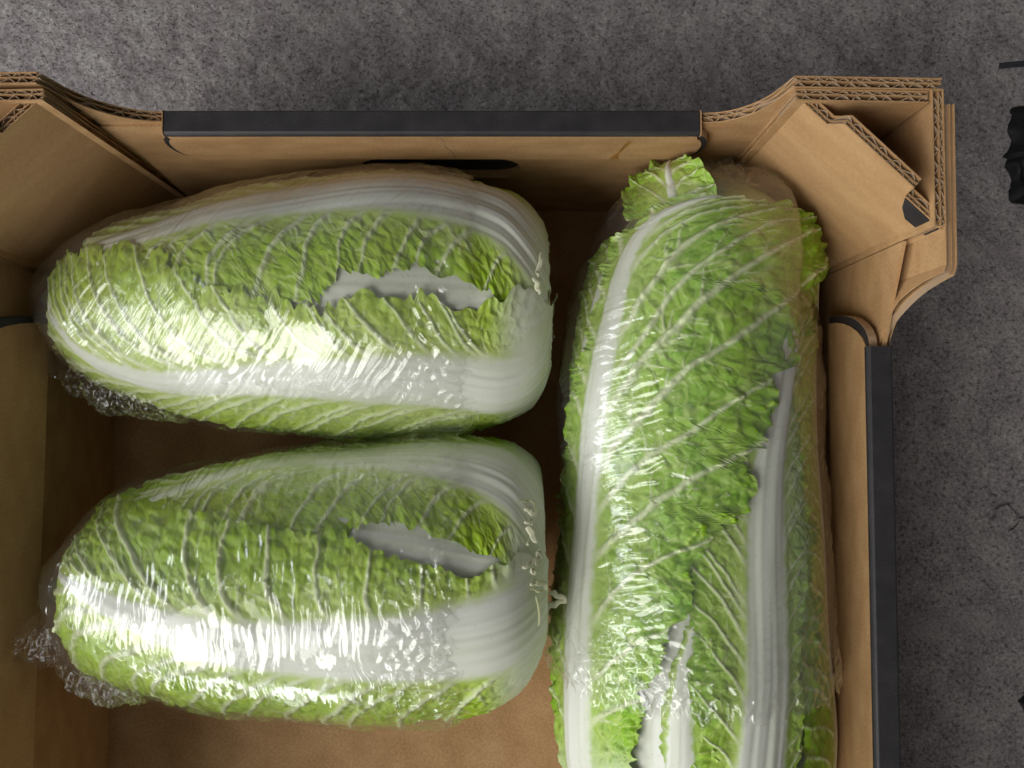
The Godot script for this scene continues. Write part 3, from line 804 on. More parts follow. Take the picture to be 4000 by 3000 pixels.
	for p in prof:
		rp.append(Vector2(-p.x + 0.0303, p.y))
	rrim.slab(rp, Vector3(0, 0, -0.0322), Vector3.RIGHT, Vector3.UP, Vector3(0, 0, 0.472))
	part(box, "right_rim", rrim.mesh(), print_black)
	var rflap := func(g: float) -> PackedVector2Array:
		var p := PackedVector2Array()
		p.append(Vector2(0.44, 0.1302)); p.append(Vector2(-0.0325 + g, 0.1302))
		for k in range(1, 8):
			var t := k / 7.0
			p.append(Vector2(-0.0325 - 0.0180 * sin(t * PI * 0.5) + g * (1.0 - 0.3 * t), 0.1302 - 0.0390 * (1.0 - cos(t * PI * 0.5)) - g * t * 1.1))
		p.append(Vector2(-0.0505 + g * 0.8, 0.088)); p.append(Vector2(0.44, 0.088))
		return p
	plate(box, "right_flap_print", rflap.call(0.0), Vector3(0.1600, 0, 0), Vector3.BACK, Vector3.UP, Vector3(0.0003, 0, 0), print_black)
	plate(box, "right_flap_core", rflap.call(-0.0003), Vector3(0.1604, 0, 0), Vector3.BACK, Vector3.UP, Vector3(0.0036, 0, 0), kraft_edge)
	plate(box, "right_flap", rflap.call(0.0038), Vector3(0.1593, 0, 0), Vector3.BACK, Vector3.UP, Vector3(0.0005, 0, 0), kraft)
	plate(box, "right_inner_wall", PackedVector2Array([Vector2(-0.0755, 0.006), Vector2(0.44, 0.006), Vector2(0.44, 0.131), Vector2(-0.034, 0.131), Vector2(-0.05, 0.138), Vector2(-0.0755, 0.150)]), Vector3(0.1665, 0, 0), Vector3.BACK, Vector3.UP, Vector3(0.0015, 0, 0), kraft)
	# left side
	var left_path := PackedVector2Array([Vector2(-0.2535, 0.44), Vector2(-0.2535, -0.0325), Vector2(-0.2540, -0.060), Vector2(-0.2545, -0.1255)])
	var left_top := func(s: float) -> float:
		var z := 0.44 - s
		if z < -0.0560:
			return post_y - 0.001
		return top_y - 0.004 + (post_y - top_y) * curve_drop((z + 0.0560) / 0.026) if z < -0.032 else top_y - 0.006
	board(box, "left_outer_panel", left_path, 1.0, left_top, low, false, 0.0040)
	var lrim := Acc.new()
	var lp := PackedVector2Array()
	for p in prof:
		lp.append(Vector2(p.x - 0.1146, p.y))
	lrim.slab(lp, Vector3(0, 0, -0.0322), Vector3.RIGHT, Vector3.UP, Vector3(0, 0, 0.472))
	part(box, "left_rim", lrim.mesh(), print_black)
	for layer in 2:
		var g := 0.0038 * layer
		var a := Acc.new()
		var poly: PackedVector2Array = rflap.call(g)
		var tr := Geometry2D.triangulate_polygon(poly)
		var put := func(i: int, back: float) -> Vector3:
			var p := poly[i]
			var t := (0.1302 - p.y) / 0.042
			var bow := lerpf(0.0090, 0.0035, clampf((p.x + 0.05) / 0.21, 0.0, 1.0))
			return Vector3(-0.2425 + bow * t + (0.0006 * layer) - back, p.y, p.x)
		for i in range(0, tr.size(), 3):
			a.tri(put.call(tr[i], 0.0), put.call(tr[i + 1], 0.0), put.call(tr[i + 2], 0.0), Vector3.RIGHT)
			a.tri(put.call(tr[i], 0.0005 if layer else 0.004), put.call(tr[i + 1], 0.0005 if layer else 0.004), put.call(tr[i + 2], 0.0005 if layer else 0.004), Vector3.LEFT)
		part(box, "left_flap" if layer else "left_flap_print", a.mesh(), kraft if layer else print_black)
	var wall_out := Vector3(-0.0086, 0.121, 0).normalized()
	plate(box, "left_inner_wall", PackedVector2Array([Vector2(-0.135, 0.0), Vector2(0.42, 0.0), Vector2(0.42, 0.119), Vector2(-0.034, 0.119), Vector2(-0.05, 0.128), Vector2(-0.135, 0.140)]), Vector3(-0.2389, 0.010, 0), Vector3.BACK, wall_out, Vector3(-0.0025, 0, 0), kraft)
	# front, outside the frame
	plate(box, "front_wall", PackedVector2Array([Vector2(-0.2535, 0.001), Vector2(0.1697, 0.001), Vector2(0.1697, 0.133), Vector2(-0.2535, 0.133)]), Vector3(0, 0, 0.42), Vector3.RIGHT, Vector3.UP, Vector3(0, 0, 0.012), kraft)
	# corner posts: folded triangular columns
	for sg in [1.0, -1.0]:
		var put := func(u: float, z: float) -> Vector2: return Vector2(cx + sg * u, z)
		var post := func(_s: float) -> float: return post_y - 0.0006
		var inner_low := func(_s: float) -> float: return 0.0105
		var back_leaf := board(box, "corner_post_back_panel", PackedVector2Array([put.call(0.1500, -0.1312), put.call(0.2030, -0.1302)]), sg, post, inner_low)
		back_leaf.name = "corner_post_back_panel"
		board(box, "corner_post_side_panel", PackedVector2Array([put.call(0.2085, -0.1310), put.call(0.2083, -0.0760)]), sg, func(_s: float) -> float: return post_y, inner_low)
		var stair := func(s: float) -> float:
			var base := post_y - 0.003
			if s < 0.0185 or s > 0.0615:
				return base
			if s < 0.0225:
				return lerpf(base, base + 0.0085, (s - 0.0185) / 0.004)
			return base + 0.0085 if s < 0.0600 else base
		var from_u := 0.1502 if sg > 0.0 else 0.15395
		var from_z := -0.1306 if sg > 0.0 else -0.12704
		var diag := board(box, "corner_post_diagonal_panel", PackedVector2Array([put.call(from_u, from_z), put.call(0.2085, -0.0752)]), -sg, stair, inner_low)
		if sg < 0.0:   # the perforated fold: nicks cut out of the liner's edge
			var nicked := PackedVector2Array([Vector2(0.0054, 0.0105), Vector2(0.0054, 0.1705), Vector2(0.0, 0.1705)])
			for k in 6:
				var mid := 0.1395 - 0.0195 * k - 0.0012 * (k % 2)
				for m in 9:
					var an := PI * m / 8.0
					nicked.append(Vector2(0.0004 + 0.0030 * sin(an), mid + 0.0052 * cos(an)))
			nicked.append(Vector2(0.0, 0.0105))
			var ed := Vector3(-0.0583, 0, 0.0554).normalized()
			var fd := Vector3(0.0554, 0, 0.0583).normalized()
			var start: Vector2 = put.call(0.1502, -0.1306)
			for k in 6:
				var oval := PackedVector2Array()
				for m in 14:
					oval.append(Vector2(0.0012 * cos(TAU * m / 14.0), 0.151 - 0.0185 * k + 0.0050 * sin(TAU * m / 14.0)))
				plate(back_leaf, "slit_shade", oval, Vector3(start.x + 0.00015, 0, start.y - 0.0028), Vector3.BACK, Vector3.UP, Vector3(0.0002, 0, 0), print_black)  # dark oval painted as the shade inside a slit, no real opening
			plate(diag, "perforated_edge", nicked, Vector3(start.x, 0, start.y) + fd * 0.0003, ed, Vector3.UP, -fd * 0.0005, kraft)
		if sg > 0.0:
			var e := Vector3(0.0583, 0, 0.0554).normalized()
			var f := Vector3(-0.0554, 0, 0.0583).normalized()
			plate(diag, "black_print", PackedVector2Array([Vector2(0.0612, 0.1705), Vector2(0.0795, 0.1705), Vector2(0.0795, 0.1600), Vector2(0.0690, 0.1590), Vector2(0.0640, 0.1640)]), Vector3(0.1132, 0, -0.1306) + f * 0.0006, e, Vector3.UP, -f * 0.0004, print_black)


# ---------------------------------------------------------------- textures

func speckle(size: int, base: Color, dark: Color, light: Color, number: int, stretch: float) -> ImageTexture:
	var a := noise(FastNoiseLite.TYPE_SIMPLEX_SMOOTH, 0.011, number, 4).get_seamless_image(size, size)
	var b := noise(FastNoiseLite.TYPE_SIMPLEX_SMOOTH, 0.16, number + 1, 3).get_seamless_image(size, size)
	var im := Image.create_empty(size, size, false, Image.FORMAT_RGB8)
	for y in size:
		for x in size:
			var p := a.get_pixel(x, y).r - 0.5
			var q := b.get_pixel(x, int(y * stretch) % size).r - 0.5
			var t := p * 0.7 + q * 0.9
			var c := base.lerp(light, clampf(t * 1.6, 0.0, 1.0)) if t > 0.0 else base.lerp(dark, clampf(-t * 1.6, 0.0, 1.0))
			im.set_pixel(x, y, c.linear_to_srgb())
	return ImageTexture.create_from_image(im)


func bumps(im: Image) -> ImageTexture:
	im.bump_map_to_normal_map(2.3)
	return ImageTexture.create_from_image(im)


func ground_maps(size: int) -> Array:
	var blot := noise(FastNoiseLite.TYPE_SIMPLEX_SMOOTH, 0.008, 51, 4).get_seamless_image(size, size)
	var grain := noise(FastNoiseLite.TYPE_SIMPLEX_SMOOTH, 0.085, 52, 3).get_seamless_image(size, size)
	var pits := noise(FastNoiseLite.TYPE_SIMPLEX_SMOOTH, 0.055, 53, 2).get_seamless_image(size, size)
	var col := Image.create_empty(size, size, false, Image.FORMAT_RGB8)
	var hgt := Image.create_empty(size, size, false, Image.FORMAT_RGB8)
	for y in size:
		for x in size:
			var a := blot.get_pixel(x, y).r - 0.5
			var b := grain.get_pixel(x, y).r - 0.5
			var p := pits.get_pixel(x, y).r
			var pit := smoothstep(0.68, 0.78, p)
			var flake := smoothstep(0.66, 0.80, 1.0 - p)
			var v := 0.235 * (1.0 + 0.6 * a + 0.95 * b) * (1.0 - 0.5 * pit) * (1.0 + 0.3 * flake)
			col.set_pixel(x, y, Color(v * 1.05, v * (0.96 + 0.06 * a), v * (0.95 + 0.06 * b)).linear_to_srgb())
			var h := clampf(0.55 + 0.35 * b - 0.5 * pit + 0.25 * flake, 0.0, 1.0)
			hgt.set_pixel(x, y, Color(h, h, h))
	return [ImageTexture.create_from_image(col), bumps(hgt)]


const DETAIL := 1.0

func _ready() -> void:
	# ------------------------------------------------ camera
	var cam := Camera3D.new()
	cam.name = "camera"
	cam.position = Vector3(0, 0.476, 0)
	cam.rotation = Vector3(-PI / 2 + 0.04466, 0, 0)
	cam.fov = 52.83
	cam.near = 0.02
	cam.far = 60.0
	add_child(cam)
	cam.make_current()
	# ------------------------------------------------ sky and sun: an overcast day, partly blocked by the added shed
	var env := Environment.new()
	env.background_mode = Environment.BG_SKY
	var sky := Sky.new()
	var psm := ProceduralSkyMaterial.new()
	psm.sky_top_color = Color(0.90, 0.915, 0.94)
	psm.sky_horizon_color = Color(0.915, 0.925, 0.94)
	psm.sky_curve = 0.2
	psm.ground_bottom_color = Color(0.22, 0.21, 0.2)
	psm.ground_horizon_color = Color(0.35, 0.34, 0.33)
	psm.sky_energy_multiplier = 1.9
	sky.sky_material = psm
	env.sky = sky
	env.tonemap_mode = Environment.TONE_MAPPER_LINEAR
	env.tonemap_exposure = 1.6
	env.sdfgi_enabled = true
	env.ssao_enabled = true
	env.ssil_enabled = true
	var we := WorldEnvironment.new()
	we.name = "world"
	we.environment = env
	add_child(we)
	var sun := DirectionalLight3D.new()
	sun.name = "sun"
	sun.light_energy = 0.36
	sun.light_color = Color(1.0, 0.993, 0.975)
	sun.light_angular_distance = 36.0
	sun.shadow_enabled = true
	add_child(sun)
	sun.look_at_from_position(Vector3(-0.80, 0.84, 0.74), Vector3.ZERO)
	# ------------------------------------------------ materials
	kraft = StandardMaterial3D.new()
	kraft.albedo_texture = speckle(512, Color(0.46, 0.27, 0.12), Color(0.34, 0.185, 0.075), Color(0.56, 0.36, 0.18), 11, 1.0)
	kraft.roughness = 0.82
	kraft.uv1_triplanar = true
	kraft.uv1_world_triplanar = true
	kraft.uv1_scale = Vector3(6, 14, 6)
	kraft_edge = StandardMaterial3D.new()
	kraft_edge.albedo_color = Color(0.42, 0.29, 0.18).linear_to_srgb()
	kraft_edge.roughness = 0.9
	print_black = StandardMaterial3D.new()
	print_black.albedo_texture = speckle(512, Color(0.030, 0.028, 0.031), Color(0.018, 0.017, 0.019), Color(0.055, 0.050, 0.052), 31, 1.0)
	print_black.roughness = 0.5
	print_black.uv1_triplanar = true
	print_black.uv1_world_triplanar = true
	print_black.uv1_scale = Vector3(12, 12, 12)
	var leaf := StandardMaterial3D.new()
	leaf.vertex_color_use_as_albedo = true
	leaf.roughness = 0.42
	leaf.metallic_specular = 0.4
	leaf.backlight_enabled = true
	leaf.backlight = Color(0.25, 0.25, 0.25)
	var film := StandardMaterial3D.new()
	film.transparency = BaseMaterial3D.TRANSPARENCY_ALPHA
	film.albedo_color = Color(1, 1, 1, 0.012)
	film.roughness = 0.015
	film.metallic_specular = 0.5
	var concrete := StandardMaterial3D.new()
	var maps := ground_maps(1024)
	concrete.albedo_texture = maps[0]
	concrete.normal_enabled = true
	concrete.normal_texture = maps[1]
	concrete.normal_scale = 1.0
	concrete.roughness = 0.8
	concrete.uv1_triplanar = true
	concrete.uv1_world_triplanar = true
	concrete.uv1_scale = Vector3(4.4, 4.4, 4.4)
	# ------------------------------------------------ ground
	make_ground(concrete)
	make_added_shed()
	make_box()
	var rubber := StandardMaterial3D.new()
	rubber.albedo_color = Color(0.007, 0.0068, 0.0075).linear_to_srgb()
	rubber.roughness = 0.5
	rubber.metallic_specular = 0.3
	var webbing := StandardMaterial3D.new()
	webbing.albedo_color = Color(0.016, 0.017, 0.024).linear_to_srgb()
	webbing.roughness = 0.7
	make_bag(rubber, webbing)
	make_chips(concrete)
	# ------------------------------------------------ cabbages
	var b1 := Body.new(stations_c1(), false, 0.0775)
	var t1 := thing("napa_cabbage", "film-wrapped napa cabbage lying against the handle hole wall, wide white rib on top", "cabbage", Vector3.ZERO, "film-wrapped cabbages in the tray")
	make_butt(t1, b1, leaf)
	make_core(t1, "heart", b1, -0.0090, leaf)
	make_leaf(t1, "inner_leaf", b1, outline_c1_inner(), {"seed": 3, "na": 200, "nb": 80, "off": -0.0031, "tuck": 0.002, "jag": 0.0, "lift": 0.0, "rw0": 0.028, "rw1": 0.02, "rib_h": 0.0006, "white_until": 0.9, "vein_from": 2.0}, leaf)
	make_leaf(t1, "leaf", b1, outline_c1_upper(), {"seed": 11, "groove": 0.0010, "groove_f": 110.0, "na": 460, "nb": 230, "off": -0.0018, "rw0": 0.030, "rw1": 0.004, "rw_pow": 1.2, "rib_h": 0.0025, "a0": 0.3, "a1": 0.95, "vein_gap": 0.013, "vein_w": 0.0016, "white_until": 0.02, "jag": 0.010}, leaf)
	make_leaf(t1, "leaf", b1, outline_c1_lower(), {"seed": 12, "na": 480, "nb": 210, "off": -0.0004, "rw0": 0.022, "rw1": 0.0015, "rw_pow": 1.1, "rib_h": 0.0025, "a0": 0.25, "a1": 0.95, "vein_gap": 0.013, "vein_w": 0.0016, "white_until": 0.04, "jag": 0.010, "green": Color(0.44, 0.57, 0.06), "deep": Color(0.33, 0.52, 0.03)}, leaf)
	make_film(t1, "plastic_film", b1, {"seed": 5, "na": 350, "nb": 290, "q0": 0.17, "q1": 0.985, "f0": -2.0, "f1": 2.0, "off": 0.0018, "lean": 0.7, "amp": 0.00095}, film)
	make_film(t1, "plastic_film_layer", b1, {"seed": 6, "na": 190, "nb": 160, "q0": 0.16, "q1": 0.98, "f0": -1.0, "f1": 1.1, "single": true, "off": 0.0014, "lean": 0.5, "amp": 0.0006}, film)
	make_fold(t1, "film_fold", b1, 0.66, 0.985, 1.02, 1.75, 0.009, 61, film)
	make_fibres(t1, fibres_c1(), leaf)
	var b2 := Body.new(stations_c2(), false, 0.0794)
	var t2 := thing("napa_cabbage", "film-wrapped napa cabbage with crinkled green leaves in the front left, frayed stem end", "cabbage", Vector3.ZERO, "film-wrapped cabbages in the tray")
	make_butt(t2, b2, leaf)
	make_core(t2, "heart", b2, -0.0090, leaf)
	make_leaf(t2, "inner_leaf", b2, outline_c2_inner(), {"seed": 23, "na": 200, "nb": 80, "off": -0.0031, "tuck": 0.002, "jag": 0.0, "lift": 0.0, "rw0": 0.028, "rw1": 0.02, "rib_h": 0.0006, "white_until": 0.9, "vein_from": 2.0}, leaf)
	make_leaf(t2, "leaf", b2, outline_c2_upper(), {"seed": 21, "groove": 0.0008, "groove_f": 120.0, "na": 420, "nb": 230, "off": -0.0018, "rw0": 0.026, "rw1": 0.002, "rw_pow": 1.3, "rib_h": 0.0025, "a0": 0.3, "a1": 0.9, "vein_gap": 0.013, "vein_w": 0.0015, "white_until": 0.05, "jag": 0.006}, leaf)
	make_leaf(t2, "leaf", b2, outline_c2_lower(), {"seed": 22, "na": 480, "nb": 230, "off": -0.0004, "rw0": 0.024, "rw1": 0.0015, "rw_pow": 0.9, "rib_h": 0.0025, "a0": 0.4, "a1": 1.5, "vein_gap": 0.016, "vein_w": 0.0018, "cell": 0.0068, "blister": 0.0011, "white_until": 0.05, "jag": 0.006}, leaf)
	make_film(t2, "plastic_film", b2, {"seed": 15, "na": 350, "nb": 290, "q0": 0.20, "q1": 0.985, "f0": -2.0, "f1": 2.0, "off": 0.0018, "lean": 0.1, "fan": 2.0, "amp": 0.00095}, film)
	make_film(t2, "plastic_film_layer", b2, {"seed": 16, "na": 190, "nb": 160, "q0": 0.19, "q1": 0.98, "f0": -1.0, "f1": 1.1, "single": true, "off": 0.0014, "lean": 0.2, "amp": 0.0006}, film)
	make_fold(t2, "film_fold", b2, 0.86, 0.995, 0.35, 1.75, 0.016, 62, film)
	make_fold(t2, "film_fold", b2, 0.72, 0.93, 1.0, 1.6, 0.008, 63, film)
	make_fibres(t2, fibres_c2(), leaf)
	var b3 := Body.new(stations_c3(), true, 0.0786)
	var t3 := thing("napa_cabbage", "long film-wrapped napa cabbage lying along the right wall, big veined green leaf on top", "cabbage", Vector3.ZERO, "film-wrapped cabbages in the tray")
	make_butt(t3, b3, leaf)
	make_core(t3, "heart", b3, -0.0090, leaf)
	var sat := {"green": Color(0.30, 0.50, 0.018), "deep": Color(0.18, 0.41, 0.01)}
	make_leaf(t3, "inner_leaf", b3, outline_c3_inner(), {"seed": 33, "na": 200, "nb": 100, "off": -0.0044, "tuck": 0.002, "jag": 0.0, "lift": 0.0, "rw0": 0.028, "rw1": 0.02, "rib_h": 0.0006, "white_until": 0.9, "vein_from": 2.0}, leaf)
	make_leaf(t3, "leaf", b3, outline_c3_far(), {"seed": 34, "na": 300, "nb": 120, "off": -0.0030, "rw0": 0.010, "rw1": 0.003, "rib_h": 0.003, "white_until": 0.05}.merged(sat), leaf)
	make_leaf(t3, "leaf", b3, outline_c3_side(), {"seed": 35, "na": 300, "nb": 120, "off": -0.0045, "rw0": 0.007, "rw1": 0.002, "rib_h": 0.003, "white_until": 0.0, "frill": 0.004}.merged(sat), leaf)
	make_leaf(t3, "leaf", b3, outline_c3_top(), {"seed": 36, "na": 200, "nb": 240, "lift": 0.002, "frill": 0.004, "tuck": 0.010, "tuck_to": 0.7, "off": 0.0050, "rw0": 0.003, "rw1": 0.0008, "rib_h": 0.0015, "white_until": -0.2}.merged(sat), leaf)
	make_leaf(t3, "leaf", b3, outline_c3_right(), {"seed": 31, "tuck": 0.006, "tuck_to": 0.07, "groove": 0.0016, "groove_f": 105.0, "na": 480, "nb": 150, "off": -0.0018, "rw0": 0.0135, "rw1": 0.006, "rw_pow": 0.8, "rib_h": 0.003, "a0": 0.35, "a1": 0.8, "white_until": 0.03, "jag": 0.006}.merged(sat), leaf)
	make_leaf(t3, "leaf", b3, outline_c3_left(), {"seed": 32, "tuck": 0.006, "tuck_to": 0.07, "groove": 0.0008, "groove_f": 130.0, "na": 520, "nb": 230, "off": -0.0004, "rw0": 0.0145, "rw1": 0.0015, "rw_pow": 0.8, "rib_h": 0.0025, "a0": 0.75, "a1": 1.15, "lead": 0.45, "vein_gap": 0.0225, "vein_w": 0.0020, "vein_from": 0.25, "cell": 0.0074, "blister": 0.0013, "white_until": 0.04, "jag": 0.010, "lift": 0.0014, "frill": 0.0026}.merged(sat), leaf)
	make_film(t3, "plastic_film", b3, {"seed": 25, "na": 370, "nb": 290, "q0": 0.27, "q1": 0.90, "f0": -2.0, "f1": 2.0, "off": 0.0018, "lean": 0.25, "under": 0.007, "amp": 0.00095}, film)
	make_film(t3, "plastic_film_layer", b3, {"seed": 26, "na": 190, "nb": 160, "q0": 0.265, "q1": 0.88, "f0": -1.0, "f1": 0.6, "single": true, "off": 0.0014, "lean": 0.4, "amp": 0.0006}, film)
	make_tail(t3, "film_tail", Vector3(0.082, 0.106, -0.108), Vector3(0.116, 0.106, -0.108), Vector3(0.0885, 0.094, -0.126), Vector3(0.108, 0.090, -0.1315), Vector3(0.0, 0.010, 0.0), 64, film, 0.008)
	make_tail(t3, "film_tail", Vector3(0.108, 0.100, -0.106), Vector3(0.132, 0.092, -0.098), Vector3(0.112, 0.088, -0.122), Vector3(0.136, 0.080, -0.112), Vector3(0.0, 0.009, 0.0), 65, film, 0.007)
	make_leaf(t3, "leaf", b3, outline_c3_mid(), {"seed": 37, "na": 300, "nb": 130, "off": -0.0026, "rw0": 0.009, "rw1": 0.001, "rib_h": 0.0012, "white_until": 0.03, "jag": 0.006, "a0": 0.3, "a1": 0.8}.merged(sat), leaf)


func make_ground(mat: Material) -> void:
	var xs := PackedFloat32Array([-14.0, -5.0, -2.0, -1.0, -0.6])
	for i in 300:
		xs.append(-0.42 + 0.86 * i / 299.0)
	xs.append_array(PackedFloat32Array([0.6, 1.0, 2.0, 5.0, 14.0]))
	var zs := PackedFloat32Array([-14.0, -5.0, -2.0, -1.0, -0.6])
	for i in 150:
		zs.append(-0.40 + 0.30 * i / 149.0)
	for i in 90:
		zs.append(-0.097 + 0.55 * i / 89.0)
	zs.append_array(PackedFloat32Array([0.6, 1.0, 2.0, 5.0, 14.0]))
	var v := PackedVector3Array()
	var lump := noise(FastNoiseLite.TYPE_SIMPLEX_SMOOTH, 40.0, 71, 4)
	var pit := noise(FastNoiseLite.TYPE_SIMPLEX_SMOOTH, 150.0, 72, 2)
	for x in xs:
		for z in zs:
			var h := 0.0005 * lump.get_noise_2d(x, z)
			var p := pit.get_noise_2d(x * 1.3, z * 0.8)
			h -= 0.0010 * smoothstep(0.2, 0.5, p) - 0.0003 * smoothstep(0.1, 0.5, -p)
			v.append(Vector3(x, (h if absf(x) < 0.45 and absf(z) < 0.46 else 0.0) - 0.0012, z))
	var o := part(self, "ground", sheet(xs.size(), zs.size(), v, PackedColorArray(), false), mat, "grey pitted concrete ground around the cardboard box")
	o.set_meta("kind", "structure")


func make_added_shed() -> void:  # out-of-view roof and walls, added to block and shape sky light
	var wallm := StandardMaterial3D.new()
	wallm.albedo_color = Color(0.45, 0.44, 0.43).linear_to_srgb()
	wallm.roughness = 0.9
	var shed := thing("added_shed", "unseen shed roof and walls around the box, added to block and shape the sky light", "shed")
	var a := Acc.new()
	a.box(Vector3(-1.3, 2.5, -3.0), Vector3(2.35, 2.65, 1.1))
	var roofm := StandardMaterial3D.new()
	roofm.albedo_color = Color(0.32, 0.315, 0.31).linear_to_srgb()
	roofm.roughness = 0.9
	part(shed, "roof", a.mesh(), roofm)
	a = Acc.new()
	a.box(Vector3(-3.1, 2.5, -3.0), Vector3(-1.302, 2.65, -0.12))
	part(shed, "roof", a.mesh(), roofm)  # added wing, keeps sky glare off the film
	a = Acc.new()
	a.box(Vector3(2.2, 0.0, -3.0), Vector3(2.35, 2.498, 1.1))
	part(shed, "added_side_wall", a.mesh(), wallm)
	a = Acc.new()
	a.box(Vector3(-3.1, 0.0, -3.15), Vector3(2.35, 2.498, -3.002))
	part(shed, "added_back_wall", a.mesh(), wallm)
	a = Acc.new()
	a.box(Vector3(-0.25, 0.0, 0.95), Vector3(2.198, 2.498, 1.1))
	part(shed, "front_wall", a.mesh(), wallm)  # added wall, blocks front sky light right of the box
	a = Acc.new()
	a.box(Vector3(-3.1, 0.0, -2.998), Vector3(-2.95, 2.498, -0.45))
	part(shed, "added_left_wall", a.mesh(), wallm)  # added stub wall, blocks sky reflections from the back left


# small things: shavings of stem, black bag, chips on the ground

func tube(a: Acc, pts: PackedVector3Array, w: float, flat := 1.0) -> void:
	var n := 6
	var ring := []
	for i in pts.size():
		var t := (pts[mini(i + 1, pts.size() - 1)] - pts[maxi(i - 1, 0)]).normalized()
		var s := t.cross(Vector3.UP).normalized()
		var u := s.cross(t)
		var k := PackedVector3Array()
		for j in n:
			var ww := w * (0.45 + 0.55 * sin(PI * clampf((i + 0.5) / pts.size(), 0.0, 1.0))) if flat < 0.5 else w
			k.append(pts[i] + s * ww * cos(TAU * j / n) + u * ww * flat * sin(TAU * j / n))
		ring.append(k)
	for i in pts.size() - 1:
		for j in n:
			var m := (j + 1) % n
			a.quad(ring[i][j], ring[i][m], ring[i + 1][m], ring[i + 1][j], ring[i][j] + ring[i][m] - pts[i] * 2.0)
	for e in [0, pts.size() - 1]:
		var o := pts[e] - pts[1 if e == 0 else e - 1]
		for j in range(1, n - 1):
			a.tri(ring[e][0], ring[e][j], ring[e][j + 1], o)


func make_fibres(parent: Node, list: Array, mat: Material) -> void:
	for f in list:
		var raw: Array = f[1]
		var pts := PackedVector3Array()
		var m := raw.size()
		var w: float = f[0]
		var steps := (m - 1) * 6
		for i in steps + 1:
			var x := float(i) / 6.0
			var k := mini(int(x), m - 2)
			pts.append((raw[k] as Vector3).cubic_interpolate(raw[k + 1], raw[maxi(k - 1, 0)], raw[mini(k + 2, m - 1)], x - k) + Vector3(0.0005 * sin(i * 0.9 + w * 9000.0), 0.0004 * sin(i * 0.7), 0.0005 * sin(i * 1.1 + w * 5000.0)))
		var a := Acc.new()
		a.col = Color(0.66, 0.66, 0.40) if w < 0.0010 else Color(0.70, 0.70, 0.50)
		tube(a, pts, w, 0.4)
		part(parent, "stem_shaving", a.mesh(), mat)


func make_butt(parent: Node, b: Body, mat: Material) -> void:
	var v := PackedVector3Array()
	var c := PackedColorArray()
	var s := noise(FastNoiseLite.TYPE_SIMPLEX_SMOOTH, 1.0, 8, 3)
	var out := 1.0 if b.p[b.N] < b.p[0] else -1.0
	for i in 14:
		for j in 61:
			var f := TAU * j / 60.0
			var rr := (1.0 - i / 13.0)
			var q := b.pt(0.0, f, -0.003 - 0.0335 * (1.0 - rr) * 0.0)
			var mid := (b.pt(0.0, 0.0, -0.003) + b.pt(0.0, PI, -0.003)) * 0.5
			var p := mid.lerp(q, rr)
			var push := 0.0015 * (1.0 - pow(rr, 3.0)) + 0.0012 * s.get_noise_2d(cos(f) * rr * 5.0, sin(f) * rr * 5.0)
			p += (Vector3(0, 0, out) if b.along_z else Vector3(out, 0, 0)) * push
			v.append(p)
			c.append(Color(0.62, 0.62, 0.38).lerp(Color(0.42, 0.30, 0.12), clampf(0.35 + 0.9 * s.get_noise_2d(cos(f) * rr * 8.0 + 4.0, sin(f) * rr * 8.0), 0.0, 1.0) * smoothstep(1.0, 0.7, rr)))
	part(parent, "stem_butt", sheet(14, 61, v, c, b.along_z == (b.p[b.N] < b.p[0])), mat)


# a thin loose fold of film that stands off the cabbage, along q0..q1, between two angles
func make_fold(parent: Node, called: String, b: Body, q0: float, q1: float, f0: float, f1: float, reach: float, number: int, mat: Material) -> void:
	var na := int(150 * DETAIL)
	var nb := int(70 * DETAIL)
	var s := noise(FastNoiseLite.TYPE_SIMPLEX_SMOOTH, 1.0, number, 3)
	var c := cells(1.0, number + 1)
	var v := PackedVector3Array()
	for i in na:
		var t := float(i) / (na - 1)
		var q := lerpf(q0, q1, t)
		for j in nb:
			var u := float(j) / (nb - 1)
			var f := lerpf(f0, f1, u) + 0.05 * s.get_noise_2d(t * 9.0, 2.0)
			var h := reach * pow(sin(PI * t), 0.7) * sin(PI * pow(u, 0.8)) * (0.8 + 0.6 * s.get_noise_2d(t * 6.0, 7.0))
			h += 0.0022 * (1.0 - 1.6 * minf(c.get_noise_2d(t * 16.0, u * 6.0) + 1.0, 0.6)) * sin(PI * u)
			h += 0.0010 * (1.0 - 2.2 * absf(s.get_noise_2d(t * 40.0, u * 8.0)))
			v.append(b.pt(q, f, 0.0012 + h))
	part(parent, called, sheet(na, nb, v, PackedColorArray(), b.along_z != (b.p[b.N] < b.p[0])), mat)


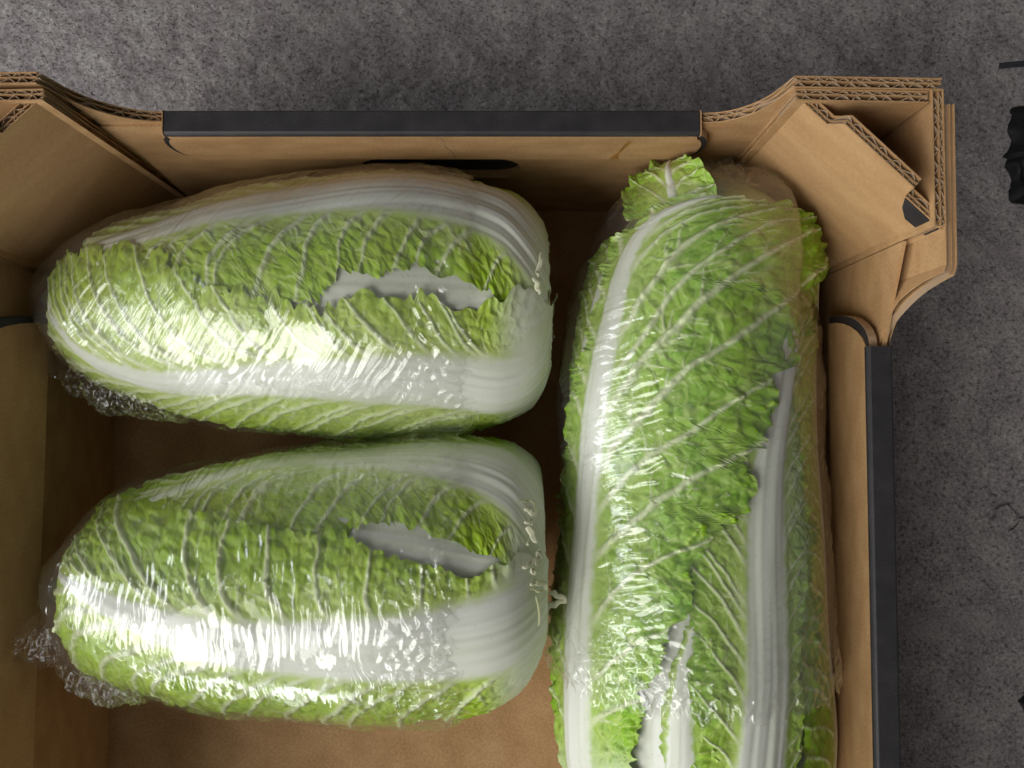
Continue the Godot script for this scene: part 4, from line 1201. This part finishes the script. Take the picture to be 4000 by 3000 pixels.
func make_bag(mat: Material, strap: Material) -> void:
	var bag := thing("black_bag", "black creased rubbery bag with a dark strap, at the right edge behind the box corner", "bag", Vector3(0.352, 0, -0.163))
	var s := noise(FastNoiseLite.TYPE_SIMPLEX_SMOOTH, 1.0, 91, 2)
	var v := PackedVector3Array()
	var n := 90
	for i in n:
		for j in n:
			var x := -1.0 + 2.0 * i / (n - 1)
			var z := -1.0 + 2.0 * j / (n - 1)
			var rr := pow(pow(absf(x), 2.2) + pow(absf(z), 2.2), 1.0 / 2.2) * (1.06 + 0.22 * s.get_noise_1d(atan2(z, x) * 1.3 + 9.0))
			var h := 0.030 * pow(maxf(0.0, 1.0 - rr * rr), 0.8)
			var crease := 1.0 - 2.6 * absf(s.get_noise_2d(x * 2.4 - z * 0.6 + 3.0, z * 0.8 + 5.0))
			h += smoothstep(1.0, 0.8, rr) * (0.0050 * maxf(crease, -0.4) + 0.0015 * s.get_noise_2d(x * 5.0, z * 5.0))
			v.append(Vector3(x * 0.048, h - 0.006, z * 0.052))
	part(bag, "bag_body", sheet(n, n, v, PackedColorArray(), false), mat)
	var a := Acc.new()
	var pts := PackedVector3Array()
	for i in 12:
		var t := i / 11.0
		pts.append(Vector3(-0.0615 + 0.090 * t, 0.024 + 0.010 * sin(PI * t), -0.0470 + 0.004 * t))
	tube(a, pts, 0.0019, 0.6)
	part(bag, "strap", a.mesh(), strap)


func make_chips(mat: Material) -> void:
	var rng := RandomNumberGenerator.new()
	rng.seed = 5
	var flake := func(n: int, sx: float, sz: float, h: float) -> ArrayMesh:
		var a := Acc.new()
		var ring := PackedVector2Array()
		for i in n:
			var k := rng.randf_range(0.75, 1.12)
			ring.append(Vector2(cos(TAU * i / n) * sx * k, sin(TAU * i / n) * sz * k))
		for i in n:
			var p := ring[i]
			var q := ring[(i + 1) % n]
			a.col = Color(1, 1, 1)
			a.quad(Vector3(p.x, 0, p.y), Vector3(q.x, 0, q.y), Vector3(q.x * 0.9, h, q.y * 0.9), Vector3(p.x * 0.9, h, p.y * 0.9), Vector3(p.x, 0.3, p.y))
			a.tri(Vector3(0, h * 1.15, 0), Vector3(p.x * 0.9, h, p.y * 0.9), Vector3(q.x * 0.9, h, q.y * 0.9), Vector3.UP)
		return a.mesh()
	var chip := thing("concrete_chip", "flat grey flake of concrete with pale crumbs, on the ground right of the box", "stone chip", Vector3(0.3015, -0.0012, 0.0605))
	part(chip, "flake", flake.call(13, 0.0088, 0.0080, 0.0022), mat)
	for i in 7:
		var o := part(chip, "crumb", flake.call(7, 0.0016, 0.0013, 0.0014), mat)
		var an := 0.15 + i * 0.2
		o.position = Vector3(cos(an) * 0.0098, 0.0004, sin(an) * 0.0092)
	var stone := thing("dark_stone", "dark rounded stone cut by the right picture edge, near the bottom corner", "stone", Vector3(0.3200, -0.0012, 0.1710))
	part(stone, "stone_body", flake.call(16, 0.0125, 0.0120, 0.007), print_black)
